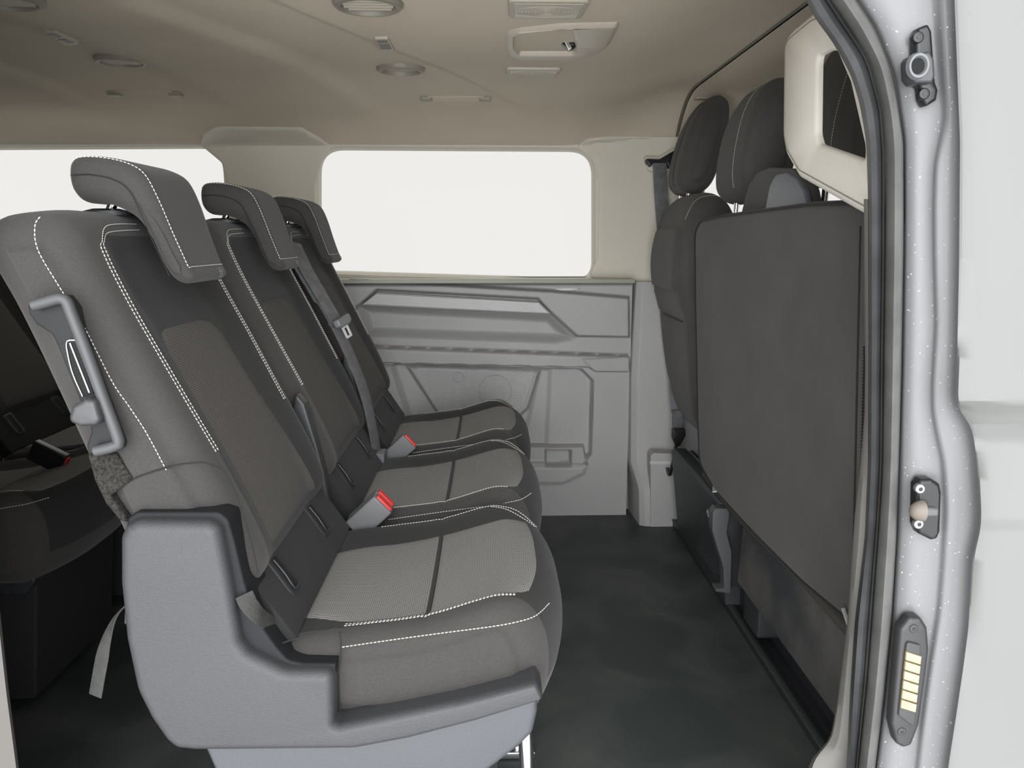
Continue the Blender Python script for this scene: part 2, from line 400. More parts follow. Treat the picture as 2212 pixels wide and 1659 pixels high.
class Soft:
    """padded body: closed XZ profile swept along Y with rolled edges"""
    def __init__(s, ctrl, yc, hw, r, off=None, warp=None, n=180, start=None, lin=False):
        s.P = spline(ctrl, n) if not lin else resample(ctrl, n)
        A = 0.5*np.sum(s.P[:, 0]*np.roll(s.P[:, 1], -1)-np.roll(s.P[:, 0], -1)*s.P[:, 1])
        if A > 0: s.P = s.P[::-1].copy()      # clockwise -> outward normal = left of tangent
        if start is not None:
            k = int(np.argmin(np.hypot(s.P[:, 0]-start[0], s.P[:, 1]-start[1]))); s.P = np.roll(s.P, -k, axis=0)
        T = np.roll(s.P, -1, 0)-np.roll(s.P, 1, 0); T /= np.linalg.norm(T, axis=1)[:, None]
        s.N = np.stack([-T[:, 1], T[:, 0]], 1)
        for _ in range(3): s.N = (s.N+np.roll(s.N, 1, 0)+np.roll(s.N, -1, 0)); s.N /= np.linalg.norm(s.N, axis=1)[:, None]
        s.n = n; seg = np.linalg.norm(np.roll(s.P, -1, 0)-s.P, axis=1); s.L = float(seg.sum()); s.cum = np.concatenate([[0], np.cumsum(seg)])
        s.ic = {}; s.yc, s.hw, s.r = yc, hw, r; s.off = off or (lambda x, z, sv, y: 0.0); s.warp = warp
    def at(s, sv, y, h=0.0):
        sv = sv % s.L; k = np.searchsorted(s.cum, sv, side='right')-1; k = min(k, s.n-1); t = (sv-s.cum[k])/(s.cum[k+1]-s.cum[k]+1e-12)
        nn = s.N[k]*(1-t)+s.N[(k+1) % s.n]*t; nn = nn/np.linalg.norm(nn)
        e = max(0.0, abs(y)-(s.hw-s.r)); ins = s.r-math.sqrt(max(0, s.r*s.r-e*e))
        PI = s.insP(ins); p = s.P[k]*(1-t)+s.P[(k+1) % s.n]*t; pi = PI[k]*(1-t)+PI[(k+1) % s.n]*t
        q = pi+nn*(s.off(p[0], p[1], sv, y)+h)
        # push extra height sideways on the rolled edge
        dy = h*(e/s.r)*(1 if y > 0 else -1) if s.r > 0 else 0
        v = np.array([q[0], s.yc+y+dy, q[1]])
        return s.warp(v, y) if s.warp else v
    def insP(s, d):
        key = round(d, 4)
        if key not in s.ic:
            Q = inset(s.P, key) if key > 1e-4 else s.P
            if key > .006:
                for _ in range(int(key*400)): Q = 0.5*Q+0.25*(np.roll(Q, 1, 0)+np.roll(Q, -1, 0))
            s.ic[key] = Q
        return s.ic[key]
    def s_of(s, x, z): return float(s.cum[int(np.argmin(np.hypot(s.P[:, 0]-x, s.P[:, 1]-z)))])
    def build(s, name, m, parent, ny=26, bulge=0.0):
        ys = []
        for k in range(7): a = math.pi/2*k/6; ys.append(-(s.hw-s.r)-s.r*math.cos(a))
        inner = list(np.linspace(-(s.hw-s.r), s.hw-s.r, ny))
        ys = ys[:-1]+inner+[-y for y in ys[:-1]][::-1]
        loops = [[s.at(s.cum[i], y) for i in range(s.n)] for y in ys]
        if bulge:
            for sgn in (-1, 1):
                new = []
                for d, b in ((.003, .45), (.007, .8), (.012, 1.0)):
                    PI = s.insP(s.r+d); row = []
                    for i in range(s.n):
                        p = s.P[i]; q = PI[i]+s.N[i]*s.off(p[0], p[1], s.cum[i], sgn*s.hw)
                        v = np.array([q[0], s.yc+sgn*(s.hw+bulge*b), q[1]]); row.append(s.warp(v, sgn*s.hw) if s.warp else v)
                    new.append(row)
                loops = new[::-1]+loops if sgn < 0 else loops+new
        return loops_mesh(name, loops, m, parent, sharp=60)
    def panel(s, name, m, parent, s0, s1, hwf, h=0.0022, ns=60, ny=24, yoff=0.0):
        """raised insert between s0 and s1; hwf(t) -> (ymin, ymax)"""
        ts = np.linspace(0, 1, ns+1); vs = np.linspace(0, 1, ny+1); V, UV = [], []
        for t in ts:
            a, b = hwf(t); sv = s0+(s1-s0)*t
            for v in vs:
                y = a+(b-a)*v; edge = min(v, 1-v)*(b-a); et = min(t, 1-t)*abs(s1-s0)
                hh = h*min(1, (min(edge, et)/0.006)**0.5) if min(edge, et) > 0 else 0
                hh = max(hh, 0.0006) if min(edge, et) > 0 else 0.0002
                V.append(s.at(sv, y, hh)); UV.append((sv, y+1.0))
        nv = len(vs); Fc = [(i*nv+j, i*nv+j+1, (i+1)*nv+j+1, (i+1)*nv+j) for i in range(ns) for j in range(ny)]
        return mesh(name, V, Fc, m, parent, uv=UV, sharp=80)
    def path(s, pts, h=0.0008, n=60):
        """pts: list of (s, y) control pairs"""
        C = spline([(a, b) for a, b in pts], n, closed=False)
        return [s.at(a, b, h) for a, b in C]
#PART2
# ================================================================== STRUCTURE
WY = 2.60        # inner face of the far side wall
# --- floor
struct(ngrid('floor', lambda u, v: (u, v, 0.0), np.linspace(-2.4, 1.95, 3), np.linspace(0.80, 2.72, 3), FLOOR), 'dark rubber van floor')
# --- far wall, upper cream part with three window openings
def hole_mesh(name, outer, holes, f3, m, parent=None):
    pts, es = [], []
    for lp in [outer]+holes:
        k = len(pts); pts += [Vector((float(p[0]), float(p[1]))) for p in lp]; n = len(lp); es += [(k+i, k+(i+1) % n) for i in range(n)]
    r = delaunay_2d_cdt(pts, es, [], 0, 1e-7); C = [np.array([np.mean([r[0][i].x for i in f]), np.mean([r[0][i].y for i in f])]) for f in r[2]]
    cx_ = np.array([c[0] for c in C]); cz_ = np.array([c[1] for c in C]); ok = sdpoly(outer, cx_, cz_) < 0
    for h in holes: ok &= sdpoly([tuple(p) for p in h], cx_, cz_) > 0
    return mesh(name, [f3(v.x, v.y) for v in r[0]], [tuple(f) for f, o in zip(r[2], ok) if o], m, parent, smooth=False)
def hole_wall(name, outer, holes, Y, m, parent=None): return hole_mesh(name, outer, holes, lambda a, b: (a, Y, b), m, parent)
win1 = rounded(xz([(686, 318), (1284, 322), (1284, 606), (686, 588)], 2.62), [0.085, 0.085, 0.06, 0.06], 10)
win2 = rounded([(-1.72, 1.245), (-0.865, 1.253), (-0.865, 0.84), (-1.72, 0.84)], [0.10, 0.085, 0.06, 0.1], 10)
win3 = rounded([(0.715, 1.225), (1.72, 1.225), (1.80, 0.93), (0.715, 0.93)], 0.04, 6)
lipo = lambda w, d: inset(w, -d)
outer = [(-2.4, 0.78), (-2.4, 1.44), (1.95, 1.44), (1.95, 0.78)]
wf = struct(hole_wall('wall_far', outer, [lipo(w, 0.012) for w in (win1, win2, win3)], WY, CREAM), 'cream upper side wall of the van opposite the open door')
for k, w in enumerate((win1, win2, win3)):
    loops = []
    for d, y in ((0.012, WY), (0.004, WY+0.002), (0.0, WY+0.010), (-0.004, WY+0.03), (-0.006, WY+0.055)):
        loops.append([(p[0], y, p[1]) for p in inset(w, -d)])
    loops_mesh('window_reveal', loops, CREAM, wf, cap0=False, cap1=False)
    ws = bpy.data.objects.new('window_%d' % (k+1), None); COL.objects.link(ws); ws.location = (float(np.mean([p[0] for p in w])), WY+0.05, float(np.mean([p[1] for p in w])))
    struct(ws, ['main side window beside the three-seat bench', 'rear side window at the left edge', 'cab side window behind the front headrests'][k])
    a = inset(w, -0.001); b = inset(w, 0.0012)
    loops_mesh('window_seal', [[(p[0], WY+0.012, p[1]) for p in a], [(p[0], WY+0.015, p[1]) for p in b], [(p[0], WY+0.05, p[1]) for p in b], [(p[0], WY+0.055, p[1]) for p in a]], RUB, ws, cap0=False, cap1=False)
    extr('glass', list(map(tuple, inset(w, -0.004))), WY+0.052, WY+0.057, GLASS, ws, r0=0, r1=0)
# pillar cover between the two windows, and the one right of the main window
# --- far wall lower grey trim: relief panel
def V2(pts): return xz(pts, 2.575)
def relief(X, Z):
    h = np.full(X.shape, 0.036)
    def add(px, dh, a, b):
        nonlocal h
        d = sdpoly(V2(px), X, Z); h = h+dh*(1-sstep(d, a, b))
    # raised frame along the top and down the right side
    add([(740, 612), (830, 606), (1190, 626), (1356, 640), (1357, 727), (1243, 725), (1185, 672), (1160, 645), (818, 626), (770, 668), (720, 668)], 0.034, -0.008, 0.004)
    # scoop under the ribbed bar
    add([(770, 655), (1190, 678), (1246, 733), (1200, 742), (790, 728)], -0.040, -0.034, 0.003)
    # thick ledge below the scoop
    add([(700, 745), (1356, 768), (1357, 800), (1285, 800), (1270, 790), (700, 778)], 0.026, -0.002, 0.003)
    # the groove line
    g = V2([(700, 744), (1357, 767)]); gz = g[0][1]+(X-g[0][0])*(g[1][1]-g[0][1])/(g[1][0]-g[0][0])
    h = h-0.010*np.exp(-((Z-gz)/0.0042)**2)*(X < g[1][0])
    # speaker recess
    rec = [(660, 782), (1256, 796), (1282, 822), (1277, 980), (1262, 1001), (1100, 1003), (900, 1003), (700, 1000)]
    add(rec, -0.044, -0.007, 0.002)
    add([(876, 792), (1168, 802), (1142, 885), (1120, 905), (950, 905)], 0.022, -0.010, 0.006)
    add([(898, 797), (1157, 805), (1132, 880), (1110, 893), (946, 893)], -0.004, -0.002, 0.002)
    add([(700, 782), (848, 786), (905, 960), (700, 960)], 0.026, -0.020, 0.010)
    add([(1168, 800), (1190, 800), (1180, 1000), (1120, 1000), (1148, 890)], -0.010, -0.010, 0.010)
    add([(1100, 966), (1262, 964), (1268, 1000), (1100, 1003)], 0.038, -0.005, 0.002)
    add([(1180, 974), (1232, 974), (1232, 1004), (1180, 1004)], -0.034, -0.004, 0.006)
    # diagonal end of the pocket and bottom swell
    add([(1256, 772), (1282, 800), (1400, 800), (1400, 768)], -0.004, -0.002, 0.002)
    add([(600, 1003), (1268, 1003), (1262, 1022), (1215, 1044), (600, 1044)], 0.008, -0.014, 0.006)
    return h
xs = np.arange(-0.78, 0.4755, 0.0032); zs = np.arange(-0.0, 0.8285, 0.0028)
XX, ZZ = np.meshgrid(xs, zs, indexing='ij'); HH = relief(XX, ZZ)
top = 1-sstep(ZZ, 0.800, 0.822)
VV = [(float(XX[i, j]), float(WY-HH[i, j]*(0.35+0.65*top[i, j])), float(ZZ[i, j])) for i in range(len(xs)) for j in range(len(zs))]
nz = len(zs); FF = [(i*nz+j, i*nz+j+1, (i+1)*nz+j+1, (i+1)*nz+j) for i in range(len(xs)-1) for j in range(nz-1)]
tp = struct(mesh('trim_3', VV, FF, PWALL, sharp=70), 'grey moulded side panel below the main window')
# window sill shelf
struct(extr('trim_4', rounded([(-2.4, 2.575), (-.8, 2.525), (0.475, 2.522), (0.475, 2.63), (-2.4, 2.63)], 0.003, 2), 0.812, 0.826, mat('olive_sill', (0.36, 0.36, 0.30, 1), 0.5), axis='z', r0=0.003, r1=0.003), 'narrow sill under the main window')
# left continuation of the lower wall (behind the third row)
struct(box('wall_left', (-2.4, 2.575, 0.0), (-0.775, 2.62, 0.815), PWALL, r=0.004), 'grey lower side wall beside the rear seats')
# ribbed bar
rb = xz([(815, 632), (1165, 653), (1191, 678), (781, 659)], 2.528)
bar = extr('accent_bar', rounded(rb, 0.003, 3), 2.522, 2.58, PWALL2, r0=0.004, r1=0, axis='y')
tag(bar, 'ribbed pale grey accent bar along the side panel under the main window', 'trim bar')
kv, kf = [], []
for r in range(4):
    for i in range(98):
        t = (i+0.5*(r % 2)+3)/106; f = r/3
        a = np.array(aY(822+(1162-822)*t, 637+(657-637)*t+3, 2.5215)); b = np.array(aY(800+(1180-800)*t, 656+(672-656)*t, 2.5215)); c = a*(1-f)+b*f
        i0 = len(kv); q = 0.0014
        kv += [(c[0]-q, c[1]+.001, c[2]), (c[0], c[1]+.001, c[2]-q), (c[0]+q, c[1]+.001, c[2]), (c[0], c[1]+.001, c[2]+q), (c[0], c[1]-q, c[2])]
        kf += [(i0, i0+1, i0+4), (i0+1, i0+2, i0+4), (i0+2, i0+3, i0+4), (i0+3, i0, i0+4)]
kn = mesh('knurling', kv, kf, PWALL2, bar, smooth=False); kn['kind'] = 'stuff'
# speaker grille slots: short raised dashes on the grille panel
G = V2([(898, 797), (1157, 805), (1132, 880), (1110, 893), (946, 893)])
sg = thing('speaker_grille', 'grey slotted loudspeaker grille in the side panel above the far seat', 'speaker', (0.0, WY-0.002, 0.47))
gv, gf = [], []
gz0, gz1 = min(p[1] for p in G), max(p[1] for p in G); row = 0; z = gz1-0.004
spc = aY(1070, 845, 2.59); tw = aY(990, 815, 2.59)
while z > gz0:
    x = -0.30+(row % 2)*0.007
    while x < 0.20:
        L = 0.010; d = sdpoly(G, np.array([x, x+L]), np.array([z, z]))
        if (d < -0.004).all():
            hgt = 0.0030; yb = WY-(0.036-0.044+0.022-0.004)
            i0 = len(gv); gv += [(x, yb+.001, z-.0013), (x+L, yb+.001, z-.0013), (x+L, yb+.001, z+.0013), (x, yb+.001, z+.0013), (x+.001, yb-hgt, z-.0003), (x+L-.001, yb-hgt, z-.0003), (x+L-.001, yb-hgt, z+.0009), (x+.001, yb-hgt, z+.0009)]
            gf += [(i0+4, i0+5, i0+6, i0+7), (i0, i0+1, i0+5, i0+4), (i0+1, i0+2, i0+6, i0+5), (i0+2, i0+3, i0+7, i0+6), (i0+3, i0, i0+4, i0+7)]
        x += 0.014
    row += 1; z -= 0.0048
rbs = mesh('grille_ribs', gv, gf, PWALL2, sg, smooth=False); rbs['kind'] = 'stuff'
yb = WY-0.0105
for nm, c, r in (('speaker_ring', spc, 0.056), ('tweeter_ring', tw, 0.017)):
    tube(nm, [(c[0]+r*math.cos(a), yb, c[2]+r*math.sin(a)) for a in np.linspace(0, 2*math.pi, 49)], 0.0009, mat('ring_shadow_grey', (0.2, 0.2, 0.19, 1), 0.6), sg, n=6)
# sill tie-down cups
cup = None
for k, (px, py) in enumerate(((775, 603), (1225, 625))):
    c = aZ(px, py, 0.827)
    loops = []
    for r, dz in ((0.033, 0.0), (0.030, 0.003), (0.026, 0.0025), (0.022, -0.002), (0.010, -0.003)):
        loops.append([(c[0]+r*math.cos(a), c[1]+0.6*r*math.sin(a), 0.827+dz) for a in np.linspace(0, 2*math.pi, 28, endpoint=False)])
    o = loops_mesh('sill_cap', loops, PWALL2); tag(o, ['oval grey cap on the window sill behind the far headrest', 'oval grey cap on the window sill at its right end'][k], 'cap', 'oval caps on the window sill')
# B pillar lower trim: flared column at the right of the far wall
rings = [(-0.0, 0.492, 0.72, 2.452), (0.125, 0.487, 0.72, 2.456), (0.150, 0.482, 0.72, 2.475), (0.205, 0.470, 0.72, 2.515), (0.50, 0.466, 0.72, 2.528), (0.815, 0.478, 0.72, 2.552)]
lp = []
for z, x0, x1, yf in rings:
    ip = rounded([(x0, 2.63), (x0+0.008 if z > .15 else x0+.010, yf+0.012), (x0+0.030, yf), (x1, yf), (x1, 2.63)], [0, 0.006, 0.012, 0, 0], 4)
    lp.append([(a, b, z) for a, b in ip])
bp = struct(loops_mesh('trim_5', lp, PWALL, cap0=False, cap1=True, sharp=40), 'grey flared lower pillar trim')
cv = extr('fuse_cover', rounded(xz([(1405, 1140), (1405, 985), (1412, 978), (1490, 982), (1500, 1140)], 2.45), 0.003, 3), 2.448, 2.50, PWALL, r0=0.002, r1=0)
tag(cv, 'grey access cover at the foot of the pillar by the front seats', 'cover')
extr('slot', rounded(xz([(1404, 996), (1470, 996), (1470, 1003), (1404, 1003)], 2.446), 0.001, 2), 2.4455, 2.4475, PWALL2, cv, r0=0.0005, r1=0)
st = extr('screw_plug', [(aY(1417, 629, 2.55)[0]+0.006*math.cos(a), aY(1417, 629, 2.55)[2]+0.006*math.sin(a)) for a in np.linspace(0, 2*math.pi, 16, endpoint=False)], 2.545, 2.556, PDK, r0=0.001, r1=0)
tag(st, 'small dark screw plug on the grey pillar trim', 'plug')

# --- ceiling / headliner
def ceil_z(x, y):
    t = np.clip((y-1.92)/0.68, 0, 1); z = 1.360-0.052*t**1.5-0.054*t**5
    t2 = np.clip((1.40-y)/0.60, 0, 1); z = z-0.052*t2**1.5-0.05*t2**4
    c1 = np.interp(y, [0.8, 1.47, 1.72, 2.28, 2.6], [-0.62, -0.34, -0.222, 0.07, 0.25])
    z00 = z
    z = z-0.006*sstep(x-c1, -0.010, 0.010)-0.002*np.exp(-((x-c1)/0.012)**2)
    c2 = np.interp(y, [0.8, 1.45, 1.77, 2.07, 2.36, 2.6], [-0.72, -0.58, -0.453, -0.372, -0.32, -0.30])
    z = z+0.012*sstep(x-c2, -0.05, 0.03)
    c3 = np.interp(y, [0.8, 1.5, 1.82, 2.37, 2.6], [-0.98, -0.90, -0.82, -0.74, -0.72])
    z = z-0.016*sstep(x-c3, -0.07, 0.07)
    c4 = np.interp(y, [0.8, 1.94, 2.12, 2.5, 2.6], [-1.2, -1.15, -1.13, -1.12, -1.12]); z = z+0.020*sstep(x-c4, -0.03, 0.03)
    c5 = np.interp(y, [0.8, 2.6], [-1.45, -1.40]); z = z-0.020*sstep(x-c5, -0.03, 0.03)
    fd = 1-sstep(y, 2.25, 2.52); z = z00+(z-z00)*fd
    zf = 1.400-0.125*np.clip((y-2.33)/0.27, 0, 1)**3-0.12*np.clip((1.25-y)/0.4, 0, 1)**2; k = sstep(x, 0.22, 0.60); z = z*(1-k)+zf*k
    return z
def onceil(px, py):
    f = lambda Y: (lambda p: p[2]-float(ceil_z(p[0], min(p[1], 2.6))))(aY(px, py, Y))
    a, b = 1.0, 1.0
    while b < 2.62:
        b += .03
        if f(b) > 0: break
        a = b
    for _ in range(30):
        m_ = (a+b)/2
        if f(m_) > 0: b = m_
        else: a = m_
    return aY(px, py, b)
def shell(px, py, off=0.004):
    w = aY(px, py, WY-off); c = onceil(px, py)
    if c[1] > WY-off: return w
    k = min(1, (WY-c[1])/.02); return c+(w-c)*0+np.array([0, -off*(1-k*.5), -off*k])
xs2 = np.linspace(-2.4, 0.607, 260); ys2 = np.linspace(0.84, 2.604, 120)
struct(ngrid('ceiling', lambda u, v: (u, v, float(ceil_z(u, v))), xs2, ys2, HEAD), 'fabric headliner over the rear seats')
def cab_z(x, y):
    return float(ceil_z(0.6, y))-0.003-0.012*float(np.clip((x-0.615)/0.08, 0, 1))-0.02*max(0, x-0.8)
struct(ngrid('ceiling_cab', lambda u, v: (u, v, cab_z(u, v)), np.concatenate([[0.617, 0.621], np.linspace(0.630, 1.95, 30)]), np.linspace(0.84, 2.604, 60), HEAD), 'headliner over the front seats')
struct(tube('trim_6', [(0.612, y, float(ceil_z(0.607, y))+0.001) for y in np.linspace(0.84, 2.604, 50)], 0.0036, mat('headliner_joint', (0.16, 0.15, 0.12, 1), 0.7), n=6), 'dark joint line in the headliner')
def cover(name, px, lab, cen=None):
    P = resample(rounded(px, 14, 5), 160); Pi = inset(P, 2.0)
    pts = [Vector((float(a), float(b))) for a, b in Pi]; n = len(pts); es = [(i, (i+1) % n) for i in range(n)]
    gx, gy = np.meshgrid(np.arange(P[:, 0].min(), P[:, 0].max(), 7.0), np.arange(P[:, 1].min(), P[:, 1].max(), 7.0)); gx, gy = gx.ravel(), gy.ravel()
    ok = sdpoly([tuple(q) for q in Pi], gx, gy) < -3
    pts += [Vector((float(a), float(b))) for a, b in zip(gx[ok], gy[ok])]
    r = delaunay_2d_cdt(pts, es, [], 0, 1e-6); V = [tuple(shell(v.x, v.y, off=.006)) for v in r[0]]; Fc = []
    cxx = np.array([np.mean([r[0][i].x for i in f]) for f in r[2]]); czz = np.array([np.mean([r[0][i].y for i in f]) for f in r[2]]); ins = sdpoly([tuple(q) for q in Pi], cxx, czz) < 0
    Fc = [tuple(f) for f, o in zip(r[2], ins) if o]
    mp = {}
    for k, o in enumerate(r[3]):
        for q in o: mp[q] = k
    k0 = len(V); V += [tuple(shell(*q, off=.003)) for q in P]; k1 = len(V); V += [tuple(shell(*q, off=-.004)) for q in P]
    for i in range(n):
        j = (i+1) % n; Fc += [(mp[i], mp[j], k0+j, k0+i), (k0+i, k0+j, k1+j, k1+i)]
    return struct(mesh(name, V, Fc, CREAM, sharp=50), lab)
cover('trim_1', [(466, 273), (652, 275), (690, 296), (722, 318), (697, 345), (681, 400), (682, 540), (700, 585), (720, 596), (500, 596), (492, 400), (480, 352), (432, 312), (438, 288)], 'cream pillar cover between the two far windows')
cover('trim_2', [(1266, 300), (1310, 295), (1470, 294), (1470, 612), (1370, 612), (1268, 600), (1290, 560), (1293, 400), (1284, 350), (1243, 316)], 'cream pillar cover right of the main window', (1345, 420))
# outer shell closing the cabin
SH = mat('inner_shell', (0.30, 0.29, 0.27, 1), 0.8)
struct(box('roof_shell', (-2.45, 0.78, 1.43), (2.0, 2.72, 1.46), PAINTW), 'roof skin')
def wall_x(name, X, t, holes, lab):
    o = hole_mesh(name, [(0.80, 0.0), (2.66, 0.0), (2.66, 1.44), (0.80, 1.44)], holes, lambda a, b: (X, a, b), SH)
    md = o.modifiers.new('t', 'SOLIDIFY'); md.thickness = t; struct(o, lab)
wall_x('wall_rear', -2.4, 0.03, [rounded([(1.05, 0.85), (2.4, 0.85), (2.4, 1.25), (1.05, 1.25)], 0.05, 5)], 'rear end wall with tailgate window')
wall_x('wall_front', 1.95, 0.03, [rounded([(0.95, 0.8), (2.5, 0.8), (2.5, 1.28), (0.95, 1.28)], 0.05, 5)], 'front end wall with windscreen opening')
# near side wall behind the door opening (rear quarter)
near_out = [(-2.4, 0.0), (-0.66, 0.0), (-0.66, 1.44), (-2.4, 1.44)]
hw_ = rounded([(-1.9, 0.85), (-0.95, 0.85), (-0.95, 1.22), (-1.9, 1.22)], 0.06, 6)
wn_ = struct(hole_wall('wall_near', near_out, [hw_], 0.90, PAINTW), 'near side wall behind the door opening'); md = wn_.modifiers.new('t', 'SOLIDIFY'); md.thickness = 0.03
struct(box('wall_near_lower', (-0.7, 0.86, -0.30), (0.7, 0.90, -0.002), PAINTW), 'sill beam under the sliding door')
struct(box('wall_near_front', (.56, .93, 0.0), (1.95, .96, 1.44), SH), 'cab side wall inside the front door')
struct(box('wall_near_top', (-0.7, 0.84, 1.27), (0.7, 0.90, 1.44), PAINTW), 'roof rail above the sliding door')
struct(box('wall_far_backing', (-0.80, 2.625, -0.02), (0.75, 2.64, 0.83), SH), 'wall behind the grey side panel')
# rear side pane out of view, made opaque black to dim the rear row
TG = mat('blackout_pane', (0.01, 0.01, 0.01, 1), 0.05)
rp = bpy.data.objects.new('window_4', None); COL.objects.link(rp); rp.location = (-1.4, .91, 1.0); struct(rp, 'unseen near-side rear window, pane blacked out against the light'); extr('glass', hw_, .905, .910, TG, rp, r0=0, r1=0)
# far shell behind lower walls
struct(box('wall_far_lower', (0.70, 2.60, 0.0), (1.95, 2.63, 0.79), SH), 'cab side wall below the window')
#SEATS
# ================================================================== BENCH SEATS (second row)
BP = [(-.338, .497), (-.314, .503), (-.303, .535), (-.322, .592), (-.350, .655), (-.384, .726), (-.416, .793), (-.453, .870), (-.481, .935), (-.490, .966),
      (-.512, .985), (-.552, .987), (-.592, .977), (-.601, .94), (-.574, .87), (-.542, .78), (-.510, .686), (-.484, .61), (-.45, .53), (-.39, .495)]
CP = [(-.295, .35), (-.288, .405), (-.262, .430), (-.17, .436), (-.085, .447), (0, .467), (.045, .475), (.084, .468), (.108, .438), (.116, .39), (.109, .34), (.085, .305), (.02, .297), (-.15, .31), (-.27, .325)]
HPX = [(150, 385), (152, 352), (172, 337), (225, 338), (277, 350), (315, 374), (345, 430), (376, 510), (402, 572), (416, 600), (396, 614), (368, 602), (345, 568), (320, 510), (296, 474), (268, 455), (232, 441), (185, 437), (160, 416)]
HP = xz(HPX, 1.058)
def back_off(x, z, s, y):
    if x < -.37-.378*(z-.5): return 0.0
    f = sstep(np.float64(z), .50, .54)*(1-sstep(np.float64(z), .93, .975))
    return float(f*(0.013*sstep(np.float64(abs(y)), .105, .165)-0.008-0.005*sstep(np.float64(z), .84, .88)*(1-sstep(np.float64(abs(y)), .10, .17))))
def back_warp(v, y):
    a = max(0, abs(y)-.13); v = v.copy(); v[2] -= 1.5*a*a*float(sstep(np.float64(v[2]), .80, .985)); return v
def cush_off(x, z, s, y):
    if z < .40: return 0.0
    f = float(sstep(np.float64(x), -.27, -.15)*(1-sstep(np.float64(x), .06, .11)))
    e = abs(y+.012)
    return f*(0.010*float(sstep(np.float64(e), .135, .175))-0.004)-0.002*math.exp(-((x+.087)/.004)**2)
def cush_warp(v, y):
    v = v.copy(); a = max(0, abs(y)-.03)/.185; w = float(sstep(np.float64(v[0]), -.12, .1)); v[0] -= (.046 if y < 0 else .038)*a*a*w+.007*w
    return v
def slab(name, org, d, w, L, th, yc, m, parent, r=0.003, t0=0.0):
    """plate lying along direction d (XZ) from org; L long, w wide in Y, th thick along the normal"""
    d = np.array(d)/np.linalg.norm(d); nn = np.array([-d[1], d[0]])
    poly = rounded([(0, -w/2), (L, -w/2), (L, w/2), (0, w/2)], r*2, 3)
    def tl(a, b, t): return (org[0]+d[0]*a+nn[0]*(t+t0), yc+b, org[1]+d[1]*a+nn[1]*(t+t0))
    return extr(name, poly, 0, th, m, parent, r0=0.0, r1=r, axis='z', tilt=tl)
def buckle(label, x, y, z, n, ang, group='red-button seat belt buckles', dim=False):
    t = thing('seat_belt_buckle', label, 'buckle', (x, y, z-.03), group); HM = mat('buckle_grey', (0.14, 0.143, 0.147, 1), 0.5) if not dim else PBLK
    d = np.array([math.cos(ang), math.sin(ang)]); q = np.array([-d[1], d[0]])
    for k in range(n):
        yc = y+(k-(n-1)/2)*0.026; w = 0.024
        def tl(a, b, c, yc=yc): return (x+d[0]*c+q[0]*b, yc+a, z+d[1]*c+q[1]*b)
        extr('housing', rounded([(-w/2, -.024), (w/2, -.024), (w/2, .022), (-w/2, .022)], .004, 3), -.045, .030, HM, t, r0=.002, r1=.003, axis='z', tilt=tl)
        extr('release_button', rounded([(-w/2+.005, -.020), (w/2-.004, -.020), (w/2-.004, .017), (-w/2+.005, .017)], .002, 3), .026, .034, RED, t, r0=0, r1=.002, axis='z', tilt=tl)
    return t
